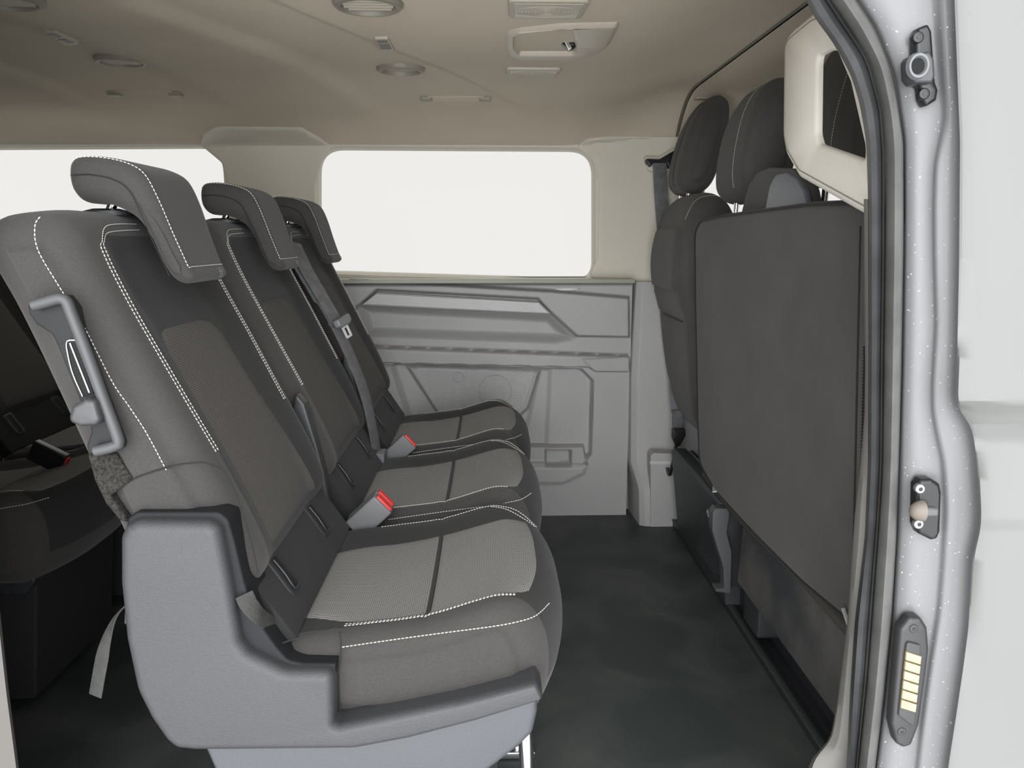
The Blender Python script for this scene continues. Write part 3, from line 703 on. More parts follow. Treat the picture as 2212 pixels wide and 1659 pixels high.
def bench_seat(yc, label, near=False, idx=0, dx=0.0):
    root = thing('bench_seat', label, 'seat', (dx-.1, yc, 0.0), 'charcoal cloth passenger seats')
    hw = .213
    B = Soft(BP, yc, hw, .034, back_off, back_warp, n=150, start=(-.314, .503))
    b = B.build('backrest', FAB, root, bulge=0.008)
    regions(b, FABC, lambda x, y, z: x > -.37-.378*(z-.5) and -.170 < y-yc < .18 and .50 < z < .955 and not (y-yc < -.145 and z > .935))
    # woven centre panel
    sA, sB = B.s_of(-.303, .535)+.004, B.s_of(-.437, .838)
    if sB < sA: sA, sB = sB, sA
    lowfirst = B.at(sA, 0)[2] < B.at(sB, 0)[2]
    def hb(t):
        tt = t if lowfirst else 1-t          # 0 bottom .. 1 top
        e = min(1, max(0, (1-tt)*abs(sB-sA)/.035)); w = math.sqrt(max(0, 1-(1-e)**2))
        return (-.118+.028*(1-w), (.136-.046*tt)-.055*(1-w))
    B.panel('woven_panel', WEAVE_B, b, sA, sB, hb)
    # stitched lines on the backrest front
    s_lo = B.s_of(-.366, .672); s_hi = B.s_of(-.486, .948); s_top = B.s_of(-.497, .973)
    pth = []
    for o in (0.0, .0085):
        for sg in (-1, 1):
            pth.append(B.path([(s_lo, sg*(.172-o)), (s_lo*.5+s_hi*.5, sg*(.176-o)), (s_hi-(.02 if s_hi > s_lo else -.02), sg*(.172-o)), (s_hi, sg*(.158-o)), (s_top-(.004+o if s_hi > s_lo else -.004-o), sg*.120), (s_top-(o if s_hi > s_lo else -o), sg*.03)], n=110))
    # one line running down the outer side
    sid = [(112, 466), (101, 485), (107, 535), (150, 610), (200, 690), (262, 812), (300, 868), (335, 922), (378, 1003)]
    sp_ = curve3([(aY(a, c, .948)[0], yc-.2215, aY(a, c, .948)[2]-.002) for a, c in sid], 120)
    pth.append(sp_)
    stitches('stitching', pth, parent=b)
    # skirt seam and shield-side seam
    if near:
        tube('skirt_seam', curve3([(aY(a, c, .93)[0], yc-.2215, aY(a, c, .93)[2]) for a, c in ((262, 1052), (300, 1028), (378, 1003), (430, 996), (452, 998), (490, 1020), (520, 1085), (545, 1165), (560, 1230))], 60), .0012, SEAM, b, n=6)
        tube('rear_seam', curve3([(aY(a, c, .93)[0], yc-.2215, aY(a, c, .93)[2]) for a, c in ((286, 1030), (266, 985))], 10), .001, SEAM, b, n=6)
    # carpet on the rear face
    sr0, sr1 = B.s_of(-.591, .93), B.s_of(-.45, .53)
    B.panel('carpet_back', FUZZ, b, min(sr0, sr1), max(sr0, sr1), lambda t: (-.19, .19), h=.004, ns=30, ny=8)
    # black lower cover and child-seat anchor guides
    slab('lower_cover', (-.365, .560), (.098, -.150), .40, .165, .03, yc, FABD, root, t0=-.010)
    for yy in (-.118, .098):
        g = slab('anchor_guide', (-.334, .508), (.098, -.150), .042, .074, .009, yc+yy, PDK, root, r=.006, t0=.016)
        slab('anchor_slot', (-.327, .497), (.098, -.150), .016, .050, .0025, yc+yy, PBK2, g, r=.001, t0=.0243)
        d = np.array([.098, -.150])/math.hypot(.098, .150); q = np.array([-d[1], d[0]])
        P = [(-.327+d[0]*a+q[0]*h, yc+yy+b, .497+d[1]*a+q[1]*h) for a, b, h in ((0, -.010, .028), (.025, -.012, .030), (.050, -.010, .028), (.052, .009, .028))]
        tube('anchor_rim', curve3(P, 16), .0012, PMID, g, n=6)
    # cushion
    Cn = Soft(CP, yc, hw, .030, cush_off, cush_warp, n=150, start=(-.15, .31))
    c = Cn.build('cushion', FAB, root, bulge=0.006)
    regions(c, FABC, lambda x, y, z: y-yc > -.185 and (z > .405 or x > .07) and not (x > .07 and z < .36))
    def sx(x, z): return Cn.s_of(x, z)
    def edge(x0, x1):
        def f(t):
            x = x0+(x1-x0)*t
            a = -.158+.02*max(0, (-.2-x)/.07); bb = np.interp(x, [-.262, -.20, -.087, .07], [.085, .112, .128, .132])
            if x > .03: k = (x-.03)/.045; a += .010*k*k; bb -= .012*k*k
            return (a, float(bb))
        return f
    Cn.panel('woven_seat_panel', WEAVE_S, c, sx(-.262, .430), sx(-.0885, .447), edge(-.262, -.0875), ns=40)
    Cn.panel('woven_seat_panel', WEAVE_S, c, sx(-.0865, .447), sx(.075, .470), edge(-.0855, .075), ns=40)
    tube('cross_seam', [Cn.at(sx(-.087, .447), y, .0004) for y in np.linspace(-.15, .125, 30)], .0008, SEAM, c, n=6)
    sp0, sp1, spe = sx(-.20, .434), sx(.045, .475), sx(.098, .455)
    pth = []
    for o in (0, .008):
        pth.append(Cn.path([(sp0, -.178+o), (sp0*.5+sp1*.5, -.180+o), (sp1, -.180+o), (sp1+.022, -.176+o)], n=90))
        pth.append(Cn.path([(sp0, .186), (sp0*.5+sp1*.5, .186), (sp1-.03, .182), (sp1+.012, .162-o*.6), (spe, .128-o)] if o == 0 else [(sp1-.02, .176), (sp1+.010, .152), (spe-.006, .118)], n=90))
    pth.append(curve3([(aY(a, q, .93)[0], yc-.2195, aY(a, q, .93)[2]) for a, q in ((740, 1394), (850, 1378), (960, 1363), (1060, 1350), (1115, 1340))]+[(.058, yc-.205, aY(1150, 1330, .94)[2]), (.079, yc-.17, aY(1186, 1315, .97)[2]+.006)], 90))
    stitches('seat_stitching', pth, parent=c)
    if near:
        tube('side_seam', curve3([(aY(a, q, .93)[0], yc-.2195, aY(a, q, .93)[2]) for a, q in ((736, 1362), (738, 1400), (733, 1440), (735, 1530))], 20), .0014, SEAM, c, n=6)
        tube('side_seam', curve3([(aY(a, q, .93)[0], yc-.2195, aY(a, q, .93)[2]) for a, q in ((612, 1385), (660, 1370), (730, 1352))], 20), .0010, SEAM, c, n=6)
    # headrest
    def hwarp(v, y):
        v = v.copy(); v[1] = (yc-.012)+(v[1]-(yc-.012))*(.86+.14*float(sstep(np.float64(v[2]), .90, 1.03))); return v
    H = Soft(HP, yc-.012, .088, .022, None, hwarp, n=110)
    h = H.build('headrest', FAB, root, ny=14)
    a0, a1 = H.s_of(*HP[1]), H.s_of(*xz([(404, 577)], 1.058)[0]); rng = (a1-a0)
    if rng < -H.L/2: rng += H.L
    if rng > H.L/2: rng -= H.L
    P1 = [H.at(a0+rng*t, -.076, .0008) for t in np.linspace(0, 1, 90)]
    P2 = [H.at(a1, -.076+.152*t, .0008) for t in np.linspace(0, 1, 30)]
    P3 = [H.at(a0+rng*t, .076, .0008) for t in np.linspace(0, 1, 90)]
    stitches('headrest_stitching', [P1, P2], parent=h)
    sm = xz([(160, 380), (200, 378), (250, 388), (285, 412), (312, 465), (340, 530), (372, 596)], 1.052)
    tube('headrest_seam', curve3([(p[0], yc-.1015, p[1]) for p in sm], 50), .0007, SEAM, h, n=5)
    am = H.s_of(*xz([(414, 600)], 1.058)[0])
    tv, tf = [], []
    for i in range(6):
        for j in range(5):
            if (i*j+i+j) % 3 == 1: continue
            p = H.at(am+(-.006+.0025*i)*(1 if rng > 0 else -1), .035+.004*j, .0006); i0 = len(tv)
            for (aa, bb) in ((-1, -1), (1, -1), (1, 1), (-1, 1)): tv.append(H.at(am+(-.008+.0025*i+aa*.0008)*(1 if rng > 0 else -1), .035+.004*j+bb*.0015, .0008))
            tf.append((i0, i0+1, i0+2, i0+3))
    mesh('care_print', tv, tf, LABEL, h, smooth=False)
    for yy in (-.045, .045):
        tube('headrest_post', [(-.508, yc+yy, 1.02), (-.530, yc+yy, .975)], .0062, CHROME, root, n=12)
        loops = [[(-.528+r*1.5*math.cos(a), yc+yy+r*math.sin(a), zz) for a in np.linspace(0, 2*math.pi, 20, endpoint=False)] for r, zz in ((.020, .984), (.020, .990), (.012, .993))]
        loops_mesh('post_guide', loops, PDK, root)
    # metal legs and floor rail
    for yy in (-.15, .15):
        tube('leg', curve3([(.045, yc+yy, .31), (.050, yc+yy, .20), (.052, yc+yy, .10), (.045, yc+yy, .012)], 14), .011, CHROME, root, n=12)
        tube('leg', curve3([(-.30, yc+yy, .33), (-.31, yc+yy, .20), (-.31, yc+yy, .012)], 10), .011, CHROME, root, n=12)
        box('floor_rail', (-.34, yc+yy-.02, .001), (.08, yc+yy+.02, .016), STEEL, root, r=.003)
    extr('seat_base', rounded([(-.33, .03), (.0, .03), (.03, .29), (-.30, .33)], .01, 3), yc-.16 if not near else yc-.04, yc+.16, mat('base_cover_black', (0.012, 0.012, 0.013, 1), 0.8), root, r0=.004, r1=.004)
    extr('underframe', rounded([(-.33, .30), (.02, .27), (.045, .30), (.04, .325), (-.31, .36)], .01, 3), yc-.19, yc+.19, PDK, root, r0=.004, r1=.004)
    if idx > 0:   # recliner arm on the near side of the inner seats
        Y0 = 1.395
        arm = rounded(xz([(643, 845), (662, 868), (690, 960), (703, 1010), (716, 1085), (748, 1130), (742, 1168), (712, 1158), (676, 1100), (664, 1020), (655, 940), (636, 880)], Y0), .005, 4)
        extr('recliner_arm', arm, yc-.232, yc-.205, PMID, root, r0=.005, r1=.002)
        ft = rounded(xz([(683, 1110), (694, 1092), (712, 1160), (738, 1172), (725, 1185), (690, 1178)], Y0), .003, 3)
        extr('hinge_cover', ft, yc-.24, yc-.21, mat('pale_hinge_plastic', (0.36, 0.365, 0.37, 1), 0.5), root, r0=.002, r1=.002)
    return root
s1 = bench_seat(1.145, 'nearest charcoal cloth seat of the bench, with the big grey side shield', near=True, idx=0)
s2 = bench_seat(1.610, 'middle charcoal cloth seat of the bench, shoulder belt hanging down its far edge', idx=1)
s3 = bench_seat(2.075, 'farthest charcoal cloth seat of the bench, beside the speaker panel and main window', idx=2)

# --- side shield, pedestal, recliner bracket of the nearest seat
Y = .915
SB = [(273, 1150), (284, 1127), (308, 1115), (462, 1117), (484, 1130), (506, 1245), (527, 1371), (546, 1397), (617, 1431), (632, 1434), (726, 1434), (727, 1546), (735, 1551), (982, 1501), (1158, 1457),
      (1174, 1494), (1030, 1540), (885, 1578), (770, 1600), (500, 1604), (433, 1604), (392, 1600), (370, 1582), (337, 1534), (308, 1476), (285, 1366), (273, 1245)]
RB = [.02, .012, .02, .02, .02, .03, .012, .02, .02, .006, .014, .004, .004, .1, .008, .008, .1, .1, .1, .05, .03, .02, .03, .05, .08, .05, .05]
SP_ = rounded(xz(SB, Y), RB, 6); SW = np.interp([p[0] for p in SP_], [-.24, -.18, .0, .08], [1, .75, .6, .35])
sh = extr('side_shield', SP_, .893, .965, PSH, s1, r0=.0135, r1=.002, seg=6, iw=SW)
ln = rounded(xz([(284, 1140), (290, 1108), (310, 1096), (484, 1096), (503, 1112), (517, 1160), (537, 1245), (562, 1322), (604, 1382), (630, 1412), (662, 1418), (731, 1418), (731, 1450), (560, 1450), (500, 1400), (460, 1150), (320, 1150)], .93), [.0, .01, .01, .012, .012, .02, .02, .02, .02, .02, .02, 0, 0, 0, 0, 0, 0], 5)
extr('shield_liner', ln, .912, .985, mat('liner_black', (0.010, 0.0105, 0.012, 1), 0.65, spec=0.3), s1, r0=.004, r1=.002)
pd = rounded(xz([(440, 1590), (885, 1565), (1160, 1470), (1160, 1530), (1150, 1575), (1122, 1603), (1075, 1640), (1020, 1680), (960, 1705), (490, 1705)], .93), [0, 0, 0, .02, .02, .02, .03, .04, .04, .03], 6)
extr('pedestal', pd, .918, 1.10, PBASE, s1, r0=.010, r1=.002)
br = rounded(xz([(62, 662), (66, 653), (129, 637), (142, 639), (160, 664), (195, 765), (267, 956), (266, 967), (257, 974), (215, 983), (192, 979), (189, 961), (199, 934), (195, 905), (176, 868), (143, 788), (122, 736), (113, 720), (81, 700), (65, 677)], Y), .004, 4)
bk = extr('recliner_bracket', br, .912, .940, mat('bracket_dark', (0.016, 0.017, 0.018, 1), 0.6, spec=0.3), s1, r0=.003, r1=.002)
lip = curve3([(aY(a, c, .905)[0], .905, aY(a, c, .905)[2]) for a, c in ((72, 660), (100, 652), (128, 645), (143, 651), (153, 675), (188, 765), (222, 858), (255, 948), (250, 962), (225, 970), (206, 974))], 60)
tube('bracket_lip', lip, .0068, mat('bracket_lip_grey', (0.06, 0.062, 0.064, 1), 0.45), bk, n=12)
sl = rounded(xz([(143, 737), (163, 734), (203, 851), (178, 857), (156, 807), (145, 762)], .91), .002, 3)
extr('bracket_slot', sl, .9095, .9125, PBK2, bk, r0=0, r1=0)
tube('slot_edge', curve3([(aY(a, c, .9085)[0], .9085, aY(a, c, .9085)[2]) for a, c in ((163, 735), (144, 738), (146, 765), (157, 808), (178, 856))], 24), .0009, CHROME, bk, n=6)
tube('slot_edge', [aY(151, 741, .9085), aY(193, 848, .9085)], .0009, CHROME, bk, n=6)
kb = rounded(xz([(168, 905), (166, 892), (173, 870), (200, 855), (222, 858), (234, 900), (225, 912), (190, 914)], .91), .006, 5)
extr('recliner_knob', kb, .890, .925, mat('knob_grey', (0.045, 0.045, 0.047, 1), 0.3), bk, r0=.006, r1=.002, seg=6)
# fuzzy carpet flap at the rear lower side
fz = rounded(xz([(192, 976), (256, 976), (272, 1005), (290, 1034), (243, 1068), (262, 1095), (285, 1128), (262, 1122), (232, 1085), (208, 1035)], .925), .004, 3)
extr('carpet_edge', fz, .919, .945, FUZZ, s1, r0=.004, r1=.002)
# hanging pull strap at the rear
ps = curve3([aY(a, c, .93) for a, c in ((281, 1303), (262, 1318), (244, 1345), (228, 1390), (217, 1440), (206, 1503))], 40)
tube('strap_bracket', [aY(278, 1291, .925), aY(275, 1345, .925)], .0035, PMID, s1, n=8)
ribbon('pull_strap', ps, [(np.array([0.35, -.9, .55])*(1-t)+np.array([1.0, -.25, 0])*t) for t in np.clip(np.linspace(0, 1, 40)*1.8, 0, 1)], [.010+.009*min(1, t*1.6) for t in np.linspace(0, 1, 40)], .0018, BELTG, s1)
# lap belt stub
lb = curve3([aY(527, 1284, .908), aY(538, 1306, .905), aY(560, 1330, .91), aY(590, 1352, .94), aY(618, 1368, .97)], 30)
ribbon('lap_belt_end', lb, [(0.15*t, .45, .9-.2*t) for t in np.linspace(0, 1, 30)], .022, .0018, BELTG, s1)
# buckles
buckle('pair of seat belt buckles with red buttons between nearest and middle bench seats', -.222, 1.380, .452, 2, .75)
buckle('single seat belt buckle with red button between middle and farthest bench seats', -.222, 1.842, .446, 1, .75)

# --- shoulder belt over the middle seat's far edge
sbt = thing('seat_belt', 'grey shoulder belt hanging over the far edge of the middle bench seat', 'seat belt', (-.27, 1.80, .43))
pts = [aY(628, 525, 1.83), aY(655, 580, 1.79), aY(690, 640, 1.775), aY(724, 700, 1.77), aY(757, 770, 1.775), aY(788, 850, 1.785), aY(806, 930, 1.79), aY(815, 985, 1.79)]
pc_ = curve3(pts, 60)
ribbon('webbing', pc_, [(0.25, 1.0, 0.15) if t > .3 else (.45, .9, .3) for t in np.linspace(0, 1, 60)], .046, .0022, BELT, sbt)
pc2_ = curve3([p+np.array([.006, -.004, .002]) for p in pts[:4]]+[aY(722, 695, 1.77)], 30)
ribbon('webbing', pc2_, (.3, 1, .2), .046, .0022, BELT, sbt)
# tongue
c0 = aY(731, 695, 1.765); dd = np.array(pts[4])-np.array(pts[3]); dd /= np.linalg.norm(dd); wd = np.array([.25, 1, .15]); wd -= dd*(wd@dd); wd /= np.linalg.norm(wd); nn = np.cross(dd, wd)
if nn[0] < 0: nn = -nn
def tongue(name, poly, t0, t1, m, r=.002):
    def tl(a, b, t): p = np.array(c0)+wd*a+dd*b+nn*t; return tuple(p)
    return extr(name, poly, t0, t1, m, sbt, r0=r, r1=r, axis='z', tilt=tl)
tongue('tongue_grip', rounded([(-.032, -.008), (.032, -.008), (.032, .008), (.02, .014), (-.02, .014), (-.032, .008)], .004, 3), .002, .018, mat('tongue_grey', (0.16, 0.165, 0.17, 1), 0.4), .004)
o_, i_ = rounded([(-.014, .012), (.014, .012), (.014, .042), (-.014, .042)], .004, 4), rounded([(-.008, .018), (.008, .018), (.008, .037), (-.008, .037)], .002, 4)
def tl(a, b, t): return tuple(np.array(c0)+wd*a+dd*b+nn*t)
loops_mesh('tongue_plate', [[tl(a, b, .008) for a, b in o_], [tl(a, b, .011) for a, b in o_], [tl(a, b, .011) for a, b in i_], [tl(a, b, .008) for a, b in i_], [tl(a, b, .008) for a, b in o_]], mat('bright_tongue', (0.85, 0.85, 0.85, 1), 0.35, metal=0.5), sbt, cap0=False, cap1=False)
ce = np.array(pts[-1])
extr('belt_anchor', rounded([(ce[0]-.022, ce[2]-.012), (ce[0]+.020, ce[2]-.012), (ce[0]+.020, ce[2]+.012), (ce[0]-.022, ce[2]+.012)], .004, 3), 1.765, 1.815, BELT, sbt, r0=.003, r1=.003)
# short black belt behind the farthest seat's cushion
b3 = thing('seat_belt', 'short black belt end curling down beside the far wall behind the farthest seat cushion', 'seat belt', (-.25, 2.3, .45))
ribbon('webbing', curve3([aY(842, 855, 2.31), aY(848, 880, 2.32), aY(847, 900, 2.31), aY(838, 918, 2.30)], 20), (.2, 1, 0), .03, .002, PBLK, b3)

# ================================================================== THIRD ROW (dark, behind)
def copy_tree(o, parent=None):
    c = o.copy(); COL.objects.link(c); c.parent = parent
    for ch in list(o.children):
        if ch.name.split('.')[0] not in ('leg', 'floor_rail'): copy_tree(ch, c)
    return c
for src, dy, lab in ((s3, 0.0, 'dim rear-row seat nearest the far wall, its cushion showing behind the bench'), (s2, 0.0, 'dim rear-row seat in the middle, mostly hidden behind the nearest backrest')):
    c = copy_tree(src); c.location = (src.location[0]-.93, src.location[1]+dy, 0); c['label'] = lab; c['group'] = 'rear row seats in the dark'
buckle('dim seat belt buckle with a red button on the rear row at the left edge', aZ(110, 968, .5)[0], aZ(110, 968, .5)[1], .478, 1, -.5, 'red-button seat belt buckles', dim=True)
# ================================================================== FRONT SEATS (seen from behind)
fb = thing('front_double_seat', 'wide dark cloth front seat back at the right, seen from behind', 'seat', (.62, 1.55, 0.0), 'front seats')
def tiltx(x, y, z): return (x+(1.0-z)*.062-0.006*math.cos((y-1.55)*3), y, z)
op = [(1.068, .352), (1.060, .70), (1.062, .90), (1.085, 1.008), (1.30, 1.014), (1.78, 1.010), (1.96, 1.004), (2.022, .975), (2.028, .80), (2.025, .45), (2.015, .345), (1.86, .318), (1.55, .322), (1.30, .330)]
op = rounded(op, [.03, .1, .1, .055, .2, .2, .04, .03, .1, .1, .05, .1, .1, .1], 7)
opd = resample(op, 150)
fbk = extr('backrest', list(map(tuple, opd)), .530, .645, FABB, fb, r0=.018, r1=.03, axis='x', seg=6, tilt=tiltx)
# piping around the rear panel and side seam
ring = [tiltx(.5335, a, b) for a, b in inset(opd, .010)]
seam = inset(opd, .040)
rs = [tiltx(.5292, a, b) for a, b in seam if a < 1.13 and b > .36]
tube('side_seam', [tiltx(.5292, 1.106, z) for z in np.linspace(.97, .40, 40)], .0016, SEAM, fbk, n=6)
tube('piping', [tiltx(.5310, a, b) for a, b in inset(opd, .006)][:]+[tiltx(.5310, *inset(opd, .006)[0])], .0022, FABD, fbk, n=6)
# zip down the outer edge
zz = [tiltx(.5300, 1.083, z) for z in np.linspace(.80, .38, 60)]
tube('zip', zz, .0032, FABD, fbk, n=6)
stitches('zip_teeth', [[(p[0]-.0025, p[1], p[2]) for p in zz]], m=SEAM, parent=fbk, pitch=.005, L=.0028, r=.0022)
zp = tube('zip_pull', [tiltx(.524, 1.125, .372), tiltx(.522, 1.098, .352)], .0035, mat('zip_pull_grey', (0.3, 0.3, 0.3, 1), 0.5), fb, n=6)
# bottom rolled flap of the cover
tube('cover_roll', [tiltx(.548, y, .322+.008*math.sin((y-1.1)*7)) for y in np.linspace(1.09, 2.0, 50)], .014, mat('cover_hem_cloth', (0.075, 0.068, 0.06, 1), 1.0, bump=.6, bscale=500, spec=.1), fb, n=12)
def front_headrest(parent, yc, hw, z0, z1, x0, lean, name='headrest'):
    prof = [(0, .0), (-.022, .03), (-.030, .10), (-.022, .19), (.005, .248), (.045, .262), (.078, .235), (.090, .16), (.092, .08), (.085, .02), (.06, -.010), (.025, -.012)]
    k = (z1-z0)/.262
    pp = [(x0+.03+a+lean*b*k, z0+b*k) for a, b in prof]
    def wp(v, y):
        v = v.copy(); f = float(sstep(np.float64(v[2]), z0+.1, z1)); v[1] = yc+(v[1]-yc)*(1-.30*f*f); return v
    H = Soft(pp, yc, hw, .032, None, wp, n=90)
    h = H.build(name, FABB, parent, ny=16, bulge=.012)
    a0 = H.s_of(*pp[5]); a1 = H.s_of(*pp[10]); r = a1-a0
    if r < -H.L/2: r += H.L
    if r > H.L/2: r -= H.L
    stitches('headrest_stitching', [[H.at(a0+r*t, sg*(hw-.018), .001) for t in np.linspace(0, 1, 60)] for sg in (-1, 1)], parent=h)
    # vertical rear seam
    c0_, c1_ = H.s_of(*pp[0]), H.s_of(*pp[4]); rr = c1_-c0_
    if rr < -H.L/2: rr += H.L
    if rr > H.L/2: rr -= H.L
    if hw > .1: stitches('rear_stitching', [[H.at(c0_+rr*t, -.045+.02*t, .001) for t in np.linspace(0.1, 1, 50)]], parent=h)
    else: tube('rear_seam', [H.at(c0_+rr*t, -.01, .0005) for t in np.linspace(0.05, 1, 40)], .0008, SEAM, h, n=5)
    for s in (-.055, .055):
        tube('headrest_post', [(x0+.055, yc+s, z0+.03), (x0+.05, yc+s, z0-.085)], .0068, CHROME, parent, n=12)
    return h
front_headrest(fb, 1.885, .125, 1.052, 1.312, .560, .13)
front_headrest(fb, 1.405, .145, 1.065, 1.36, .575, .22)
# belt guide tower between the two headrests
tw_ = rounded(yz([(1604, 462), (1620, 400), (1640, 372), (1664, 362), (1716, 364), (1742, 400), (1752, 462)], .560), [0, .02, .03, .03, .03, .02, 0], 6)
gt = extr('belt_guide', tw_, .556, .590, FABB, fb, r0=.004, r1=.02, axis='x')
tf_ = rounded(yz([(1652, 458), (1662, 400), (1676, 375), (1700, 370), (1722, 385), (1738, 412), (1746, 458)], .553), [0, .02, .015, .02, .02, .02, 0], 6)
extr('belt_guide_face', tf_, .5525, .562, mat('blue_grey_plastic', (0.10, 0.115, 0.135, 1), 0.35), fb, r0=.004, r1=.001, axis='x')
# seat base board, plinth, ledge
bb = rounded([(1.0, .14), (1.0, .34), (1.62, .345), (1.70, .30), (1.72, .14)], .01, 3)
extr('base_board', [(a, b) for a, b in bb], .592, .62, DIRTY, fb, r0=.004, r1=.002, axis='x')
extr('base_board_rear', rounded([(1.70, .0), (1.70, .33), (2.0, .33), (2.0, .0)], .01, 3), .640, .66, PDK, fb, r0=.004, r1=.002, axis='x')
extr('seat_bracket', rounded([(1.60, .055), (1.60, .20), (1.66, .24), (1.70, .24), (1.70, .055)], .01, 3), .605, .66, PMID, fb, r0=.004, r1=.002, axis='x')
for k, (z0_, x_) in enumerate(((.125, .640), (.110, .644), (.095, .648), (.080, .652), (.065, .656))):
    box('riser_rib', (x_, 1.02, z0_-.0058), (x_+.02, 1.70, z0_+.0058), PDK, fb, r=.002)
struct(extr('trim_15', rounded([(1.0, .0), (1.0, .14), (2.44, .14), (2.44, .0)], .003, 2), .662, .70, PDK, r0=.002, r1=.002, axis='x'), 'dark riser below the front seats')
led = struct(extr('trim_7', rounded([(.612, .0), (.612, .018), (.622, .026), (.640, .020), (.665, .020), (.665, .0)], .003, 3), .95, 2.46, PDK, r0=.002, r1=.002), 'raised dark ledge along the floor edge')
extr('ledge_lip', rounded([(.609, .020), (.609, .0265), (.622, .0265), (.622, .020)], .001, 2), .96, 2.45, mat('ledge_lip_dark', (0.05, 0.055, 0.055, 1), 0.45), led, r0=.001, r1=.001)
# cushion of the double seat (faces forward, hidden behind the back)
box('cushion', (.66, 1.10, .34), (1.12, 2.0, .46), FABD, fb, r=.03)
# heater / storage box with perforated face
hb_ = thing('vent_box', 'dark slotted box low behind the front seats, with a pale grey end edge', 'vent box', (.6, 2.1, 0.02))
def vtx(x, y, z): return (x-.105*z*(1 if z < .9 else 1), y, z)
extr('housing', rounded([(.606, .022), (.602, .296), (.612, .304), (.652, .304), (.652, .022)], [.004, .01, .01, .01, .004], 3), 1.83, 2.34, mat('box_dark', (0.036, 0.040, 0.043, 1), 0.5), hb_, r0=.004, r1=.004, tilt=vtx)
ep = rounded(yz([(1539, 1106), (1548, 1097), (1574, 1097), (1575, 1108), (1569, 1150), (1580, 1190), (1576, 1281), (1545, 1277), (1545, 1270), (1564, 1272), (1568, 1220), (1556, 1170), (1541, 1140)], .585), .002, 3)
ep = rounded(xz([(1539, 1108), (1546, 1098), (1573, 1098), (1575, 1112), (1569, 1150), (1580, 1192), (1577, 1281), (1545, 1277), (1546, 1271), (1564, 1271), (1562, 1225), (1548, 1180), (1538, 1145)], 1.80), .002, 3)
extr('end_frame', ep, 1.797, 1.832, mat('end_frame_grey', (0.085, 0.088, 0.092, 1), 0.4), hb_, r0=.0012, r1=.002)
extr('end_plate', rounded(xz([(1546, 1100), (1640, 1110), (1640, 1270), (1566, 1271), (1564, 1225), (1549, 1180)], 1.815), .002, 2), 1.824, 1.83, PDK, hb_, r0=.001, r1=0)
hv, hf = [], []
for i in range(15):
    for j in range(9):
        y = 1.86+i*.016; z = .075+j*.0145
        if y > 1.86+.24*(1-j/12.): continue
        x = .606-.105*z-.0012-.021*z/.3*0; i0 = len(hv)
        hv += [(x-.0, y-.003, z), (x-.0, y, z-.004), (x, y+.003, z), (x, y, z+.004)]; hf.append((i0, i0+1, i0+2, i0+3))
hp = mesh('vent_holes', hv, hf, mat('vent_hole_glint', (0.17, 0.18, 0.2, 1), 0.5), hb_, smooth=False); hp['kind'] = 'stuff'
for k in range(4):
    z = .235+.006*(k % 2); y = 1.905+.009*k
    extr('box_marking', rounded([(y-.003, z-.005), (y+.003, z-.005), (y+.003, z+.005), (y-.003, z+.005)], .001, 2), .5735, .5765, LABEL, hb_, r0=0, r1=0, axis='x')
wt_ = [(.558, 1.84, .325), (.600, 1.84, .325), (.575, 1.90, .325)]
tg = mesh('corner_tag', [(a, b, c) for a, b, c in wt_]+[(a, b, c+.004) for a, b, c in wt_], [(0, 1, 2), (3, 4, 5), (0, 1, 4, 3), (1, 2, 5, 4), (2, 0, 3, 5)], mat('grey_tag', (0.4, 0.41, 0.41, 1), 0.5), hb_, smooth=False)
# single seat at the far side
fs = thing('front_single_seat', 'narrow dark cloth front seat beside the far pillar, black belt running down its edge', 'seat', (.62, 2.33, 0.0), 'front seats')
SP = [(.600, 1.085), (.565, 1.065), (.540, 1.00), (.528, .93), (.526, .85), (.535, .78), (.552, .73), (.556, .70), (.566, .62), (.585, .50), (.610, .415), (.66, .36), (.74, .37), (.735, .55), (.715, .75), (.705, .90), (.68, 1.03), (.645, 1.08)]
def fwarp(v, y):
    v = v.copy(); a = abs(y)/.2; v[2] -= .032*a*a*a*float(sstep(np.float64(v[2]), .86, 1.07)); f = float(sstep(np.float64(v[2]), .66, .36)); v[1] = 2.33+(v[1]-2.33)*(1-.22*f); return v
FS = Soft(SP, 2.33, .205, .05, None, fwarp, n=150)
fsb = FS.build('backrest', FABB, fs, bulge=.01)
sa, sb_ = FS.s_of(.535, .99), FS.s_of(.530, .80); lo_, hi_ = min(sa, sb_), max(sa, sb_)
FS.panel('upper_panel', FABB, fsb, lo_, hi_, lambda t: (-.15-.02*math.sin(math.pi*t), .15+.02*math.sin(math.pi*t)), h=.010, ns=24, ny=20)
stitches('shoulder_stitching', [[FS.at(FS.s_of(.60, 1.085)+s, -.155, .001) for s in np.linspace(-.09, .05, 30)]], parent=fsb)
tube('pocket_edge', [FS.at(FS.s_of(.553, .725), y, .003) for y in np.linspace(-.14, .10, 24)], .002, FABD, fsb, n=8)
front_headrest(fs, 2.415, .088, 1.10, 1.372, .545, .24)
box('cushion', (.68, 2.14, .36), (1.12, 2.52, .48), FABD, fs, r=.03)
box('pedestal', (.72, 2.18, .02), (1.05, 2.48, .37), PDK, fs, r=.01)
tube('seat_frame_bar', [(.625, 2.10, .295), (.625, 2.30, .295)], .012, PBLK, fs, n=10)
tube('seat_frame_post', [(.635, 2.21, .44), (.632, 2.21, .29)], .0055, PBLK, fs, n=8)
